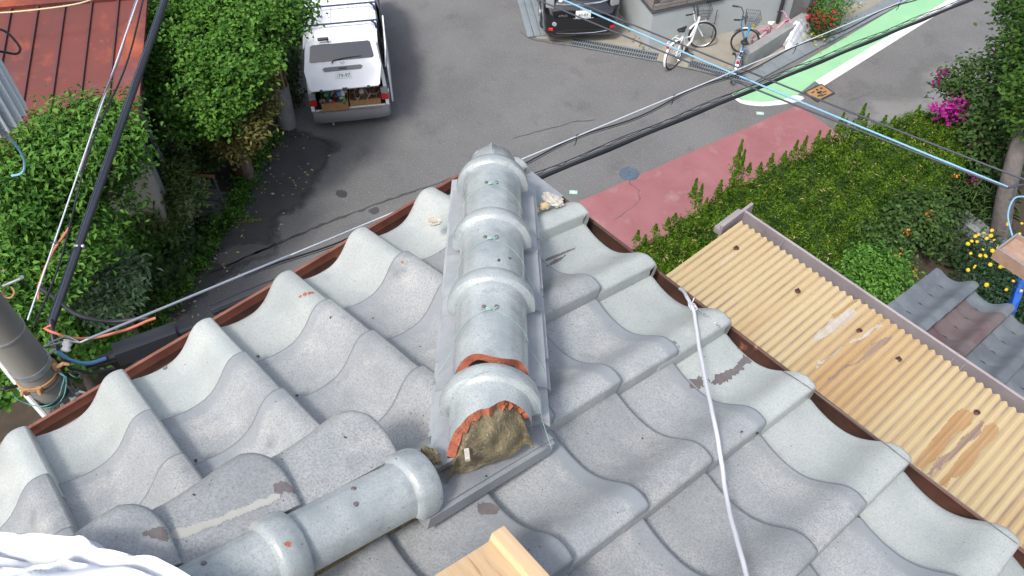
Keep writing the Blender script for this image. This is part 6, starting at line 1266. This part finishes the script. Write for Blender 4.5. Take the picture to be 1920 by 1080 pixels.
# white cloth in the lower left corner
mb = MB(); n_ = 70; vs = []
e0 = [(-60,985),(0,1000),(60,998),(120,1002),(180,1008),(240,1020),(290,1040),(330,1062),(360,1085),(400,1120)]; e1_ = [(-60,1250),(0,1240),(60,1240),(120,1240),(180,1240),(240,1240),(290,1240),(330,1240),(360,1240),(420,1240)]
for i in range(n_+1):
    s = i/n_*(len(e0)-1); k = min(int(s), len(e0)-2); f = s-k; X0 = np.array(e0[k])*(1-f)+np.array(e0[k+1])*f; X1 = np.array(e1_[k])*(1-f)+np.array(e1_[k+1])*f
    for j in range(41):
        t = j/40; x, y = X0*(1-t)+X1*t; base_ = on(x, y, .10)
        h_ = .035*min(1, t*12)**.5 + .020*math.sin(t*17+.012*x)*min(1,t*5) + .004*math.sin(x*.02-t*13) + .0015*math.sin(x*.08+t*30) + .024*math.exp(-((t*250-20-.05*x)/6)**2) - .022*math.exp(-((t*250-34-.09*x)/6)**2) + .022*math.exp(-((t*250-52+.12*(x-160))/7)**2) + .012*math.exp(-(((x-150)*.8+(t*250-30))/12)**2)
        vs.append(base_+nR*(h_-.035))
fs = [(i*41+j, (i+1)*41+j, (i+1)*41+j+1, i*41+j+1) for i in range(n_) for j in range(40)]
mb.add(vs, fs); o = mb.build('white_cloth', mat('white_cotton', (.60,.62,.66), rough=.95, bump=.08, bscale=260), None, 80); sm = o.modifiers.new('s', 'SOLIDIFY'); sm.thickness = .004
tag(o, 'crumpled white cotton cloth in the lower left corner of the roof', 'cloth')
# mortar lumps near the corner tile
def lump(name, c_, size, mt, lab, seed):
    bm = bmesh.new(); bmesh.ops.create_icosphere(bm, subdivisions=4, radius=1); r2 = np.random.default_rng(seed); ph = r2.random(12)*6.28
    for v in bm.verts:
        q = np.array(v.co); d_ = 1+.16*math.sin(q[0]*4+ph[0])*math.sin(q[1]*5+ph[1])+.10*math.sin(q[0]*9+q[2]*7+ph[2])+.07*math.sin(q[1]*13+q[0]*8+ph[3])+.05*r2.normal(); v.co = Vector(q*d_*np.array(size))
    me = bpy.data.meshes.new(name); bm.to_mesh(me); bm.free(); me.materials.append(mt); o = bpy.data.objects.new(name, me); scn.collection.objects.link(o); o.location = tuple(c_); o.rotation_euler = (.2,-.25,.6+seed)
    return tag(o, lab, 'mortar', 'mortar lumps near the corner')
lump('mortar_lump', on(1036,374,.02), (.033,.024,.010), M['plaster'], 'flat grey white mortar flake on the corner tile edge', 3)
lump('mortar_lump', on(1021,386,.008), (.016,.013,.008), mat('ochre_mortar', (.42,.29,.13), col2=(.5,.42,.3), scale=60, rough=.95), 'small ochre mortar crumb under the grey flake', 5)
lump('mortar_lump', on(1000,393,.012), (.018,.015,.013), bpy.data.materials['ochre_mortar'], 'ochre mortar lump against the flat hip tiles', 8)
lump('mortar_lump', on(808,855,.04,'R'), (.022,.014,.010), M['mortar'], 'brown mortar crumb at the foot of the hip by the ridge end', 9)
lump('mortar_lump', on(812,415,.035,'L'), (.008,.022,.014), M['plaster'], 'pale mortar squeezed out left of the flat hip tiles', 11)
# bare patches, stains and cracks worn into the tiles
bpy.context.view_layer.update(); dg = bpy.context.evaluated_depsgraph_get()
def cast(x, y):
    v = Vector(ray(x, y)).normalized(); o_ = Vector(CAM); 
    ok, loc, nrm, idx, ob, mx = scn.ray_cast(dg, o_, v)
    if not ok: return None
    n_ = np.array(nrm); n_ = n_ if n_ @ (CAM-np.array(loc)) > 0 else -n_
    return np.array(loc)+n_*.0007, ob
def drape(name, poly, mt, parent, label=None, step=3, rag=1.6, allow=('tile',)):
    poly = np.array(smoothpoly(poly, 4, rag)); lo_, hi_ = poly.min(0), poly.max(0)
    def inside(x, y):
        c_ = False
        for p0, p1 in zip(poly, np.roll(poly, -1, 0)):
            if (p0[1] > y) != (p1[1] > y) and x < (p1[0]-p0[0])*(y-p0[1])/(p1[1]-p0[1])+p0[0]: c_ = not c_
        return c_
    pts = {}; mb = MB(); vs = []; fs = []
    nx, ny = int((hi_[0]-lo_[0])/step)+2, int((hi_[1]-lo_[1])/step)+2
    def vid(i, j):
        if (i, j) not in pts:
            h = cast(lo_[0]+i*step, lo_[1]+j*step); pts[(i, j)] = None
            if h and any(a in h[1].name for a in allow): pts[(i, j)] = len(vs); vs.append(h[0])
        return pts[(i, j)]
    for i in range(nx):
        for j in range(ny):
            if inside(lo_[0]+(i+.5)*step, lo_[1]+(j+.5)*step):
                q = [vid(i,j), vid(i+1,j), vid(i+1,j+1), vid(i,j+1)]
                if None in q: continue
                pp = [vs[k] for k in q]
                if max(np.linalg.norm(pp[k]-pp[k-1]) for k in range(4)) > step*.006: continue
                fs.append(tuple(q))
    if not fs: print('no faces', name, poly[0]); return
    mb.add(vs, fs); o = mb.build(name, mt, parent, 60)
    if label: o['label'] = label
    return o
M['bare'] = mat('flaked_bare_clay', (.115,.10,.105), col2=(.15,.13,.13), scale=60, rough=.9, bump=.3)
M['moss_stain'] = mat('yellow_mineral_stain', (.335,.33,.295), col2=(.35,.352,.335), scale=40, rough=.8)
drape('worn_patch', [(1332,716),(1350,700),(1375,690),(1392,668),(1405,664),(1410,674),(1388,694),(1372,706),(1362,716),(1345,722)], M['bare'], slopeR, 'brown flaked patch on an eave tile', 2.5, 2.2)
drape('worn_patch', [(896,950),(905,942),(925,946),(940,953),(926,964),(910,966),(897,962)], M['bare'], slopeR, None, 2.2, 1.8)
drape('worn_patch', [(512,912),(528,902),(545,912),(556,927),(535,922),(518,924)], M['bare'], slopeR, None, 2.2, 1.8)
drape('worn_patch', [(268,1003),(285,992),(305,990),(315,1010),(300,1014)], M['bare'], slopeR, None, 2.2, 1.6)
drape('worn_patch', [(1295,716),(1310,706),(1330,712),(1318,724),(1300,730)], M['bare'], slopeR, None, 2.2, 2.4)
drape('worn_patch', [(290,676),(300,672),(312,683),(314,693),(302,690)], M['bare'], slopeL, None, 2, .8)
drape('mineral_stain', [(318,997),(360,985),(420,964),(470,945),(520,925),(524,934),(480,956),(420,978),(370,998),(330,1012)], M['moss_stain'], slopeR, None, 3, 1.6)
for k, (a_, b_) in enumerate((((1015,492),(1080,465)),((1022,502),(1062,478)),((1262,640),(1275,652)))):
    drape('surface_crack', [a_, ((a_[0]+b_[0])/2,(a_[1]+b_[1])/2-3), b_, ((a_[0]+b_[0])/2+2,(a_[1]+b_[1])/2+2)], M['bare'], slopeR, None, 1.3, .7)
for (x, y, r_, nm, mt_) in ((505,523,5,'clay_chip','clay'),(563,556,3,'clay_chip','clay'),(572,552,4,'clay_chip','clay'),(580,550,4,'clay_chip','clay'),(586,549,3,'clay_chip','clay'),(540,1020,7,'clay_chip','clay'),(755,492,3,'clay_chip','clay'),(870,403,4,'clay_chip','clay'),(365,928,3.5,'nail_hole','felt'),(620,596,2.5,'nail_hole','felt'),(700,597,2,'nail_hole','felt'),(484,668,3,'nail_hole','felt'),(557,742,3.5,'nail_hole','felt'),(647,820,3,'nail_hole','felt'),(367,864,3.5,'nail_hole','felt'),(912,893,3,'nail_hole','felt'),(1205,822,2,'nail_hole','felt'),(1390,810,3,'nail_hole','felt'),(788,650,2,'nail_hole','felt'),(1420,812,3,'nail_hole','felt'),(1610,969,3,'nail_hole','felt'),(1516,1058,3,'nail_hole','felt'),(936,488,3.5,'nail_hole','felt'),(955,484,3,'nail_hole','felt')):
    drape(nm, [(x-r_,y),(x,y-r_*.7),(x+r_,y),(x,y+r_*.8)], M[mt_], slopeR if x > 900 else slopeL, None, 1.5, .5)
stk = mat('rust_streak', (.36,.235,.115), col2=(.30,.17,.075), scale=12, rough=.6, stretch=(1,.2,1)); stp = mat('purple_grime', (.27,.19,.135), col2=(.21,.145,.12), scale=14, rough=.6, stretch=(1,.2,1)); stw = mat('chalky_scuff', (.42,.395,.37), col2=(.38,.33,.25), scale=30, rough=.6)
for px_, mt_, st_ in (([(1640,612),(1652,606),(1644,618),(1575,660),(1540,686),(1536,682),(1585,646)], stw, 2.5), ([(1560,600),(1600,582),(1610,590),(1570,615),(1520,640)], stw, 2.5), ([(1668,628),(1677,631),(1636,660),(1590,693),(1552,718),(1600,676)], stp, 3), ([(1834,794),(1846,800),(1796,848),(1755,884),(1722,912),(1718,906),(1775,850)], stp, 3), ([(1800,770),(1826,784),(1780,830),(1730,880),(1705,880),(1750,820)], stk, 3), ([(1850,800),(1868,812),(1800,890),(1770,915),(1765,905)], stk, 3), ([(1604,560),(1610,563),(1570,590),(1562,590)], stk, 2)):
    drape('stain_streak', px_, mt_, can, None, st_, 3.2, allow=('corrugated',))
ewp = [(1440,684),(1480,706),(1523,734),(1560,760),(1600,790),(1650,828),(1700,868),(1740,896),(1790,936),(1840,974),(1900,1018),(1940,1050)]
pts = []
for (xa, ya), (xb, yb) in zip(ewp[:-1], ewp[1:]):
    for t in np.linspace(0, 1, 9)[:-1]:
        h = cast(xa+(xb-xa)*t, ya+(yb-ya)*t)
        if h is not None and 'tile' in h[1].name: pts.append(h[0]+up*.003)
pts = [sum(pts[max(0,i-2):i+3])/len(pts[max(0,i-2):i+3])+up*.003 for i in range(len(pts))]
mb = MB(); mb.tube(pts, .0012, 5); tag(mb.build('eave_wire', mat('thin_dark_wire', (.10,.10,.10), rough=.5), None, 60), 'thin dark wire laid along the right eave tiles', 'cable')
# scattered dark specks (lichen, grit) on the tiles
mb = MB(); n_ok = 0; g2r = np.random.default_rng(21)
for k in range(420):
    x, y = g2r.uniform(0,1920), g2r.uniform(330,1080); h = cast(x, y)
    if h is None or 'tile' not in h[1].name: continue
    c_, ob = h; r_ = g2r.uniform(.0007,.0022); v = ray(x,y); a_ = g2r.random()*6.28
    d1 = _r*math.cos(a_)+_u*math.sin(a_); d2 = -_r*math.sin(a_)+_u*math.cos(a_); mb.add([c_+d1*r_, c_+d2*r_*.6, c_-d1*r_*.8, c_-d2*r_*.7], [(0,1,2,3)])
o = mb.build('grit', M['felt'], slopeR, 0); o['kind'] = 'stuff'
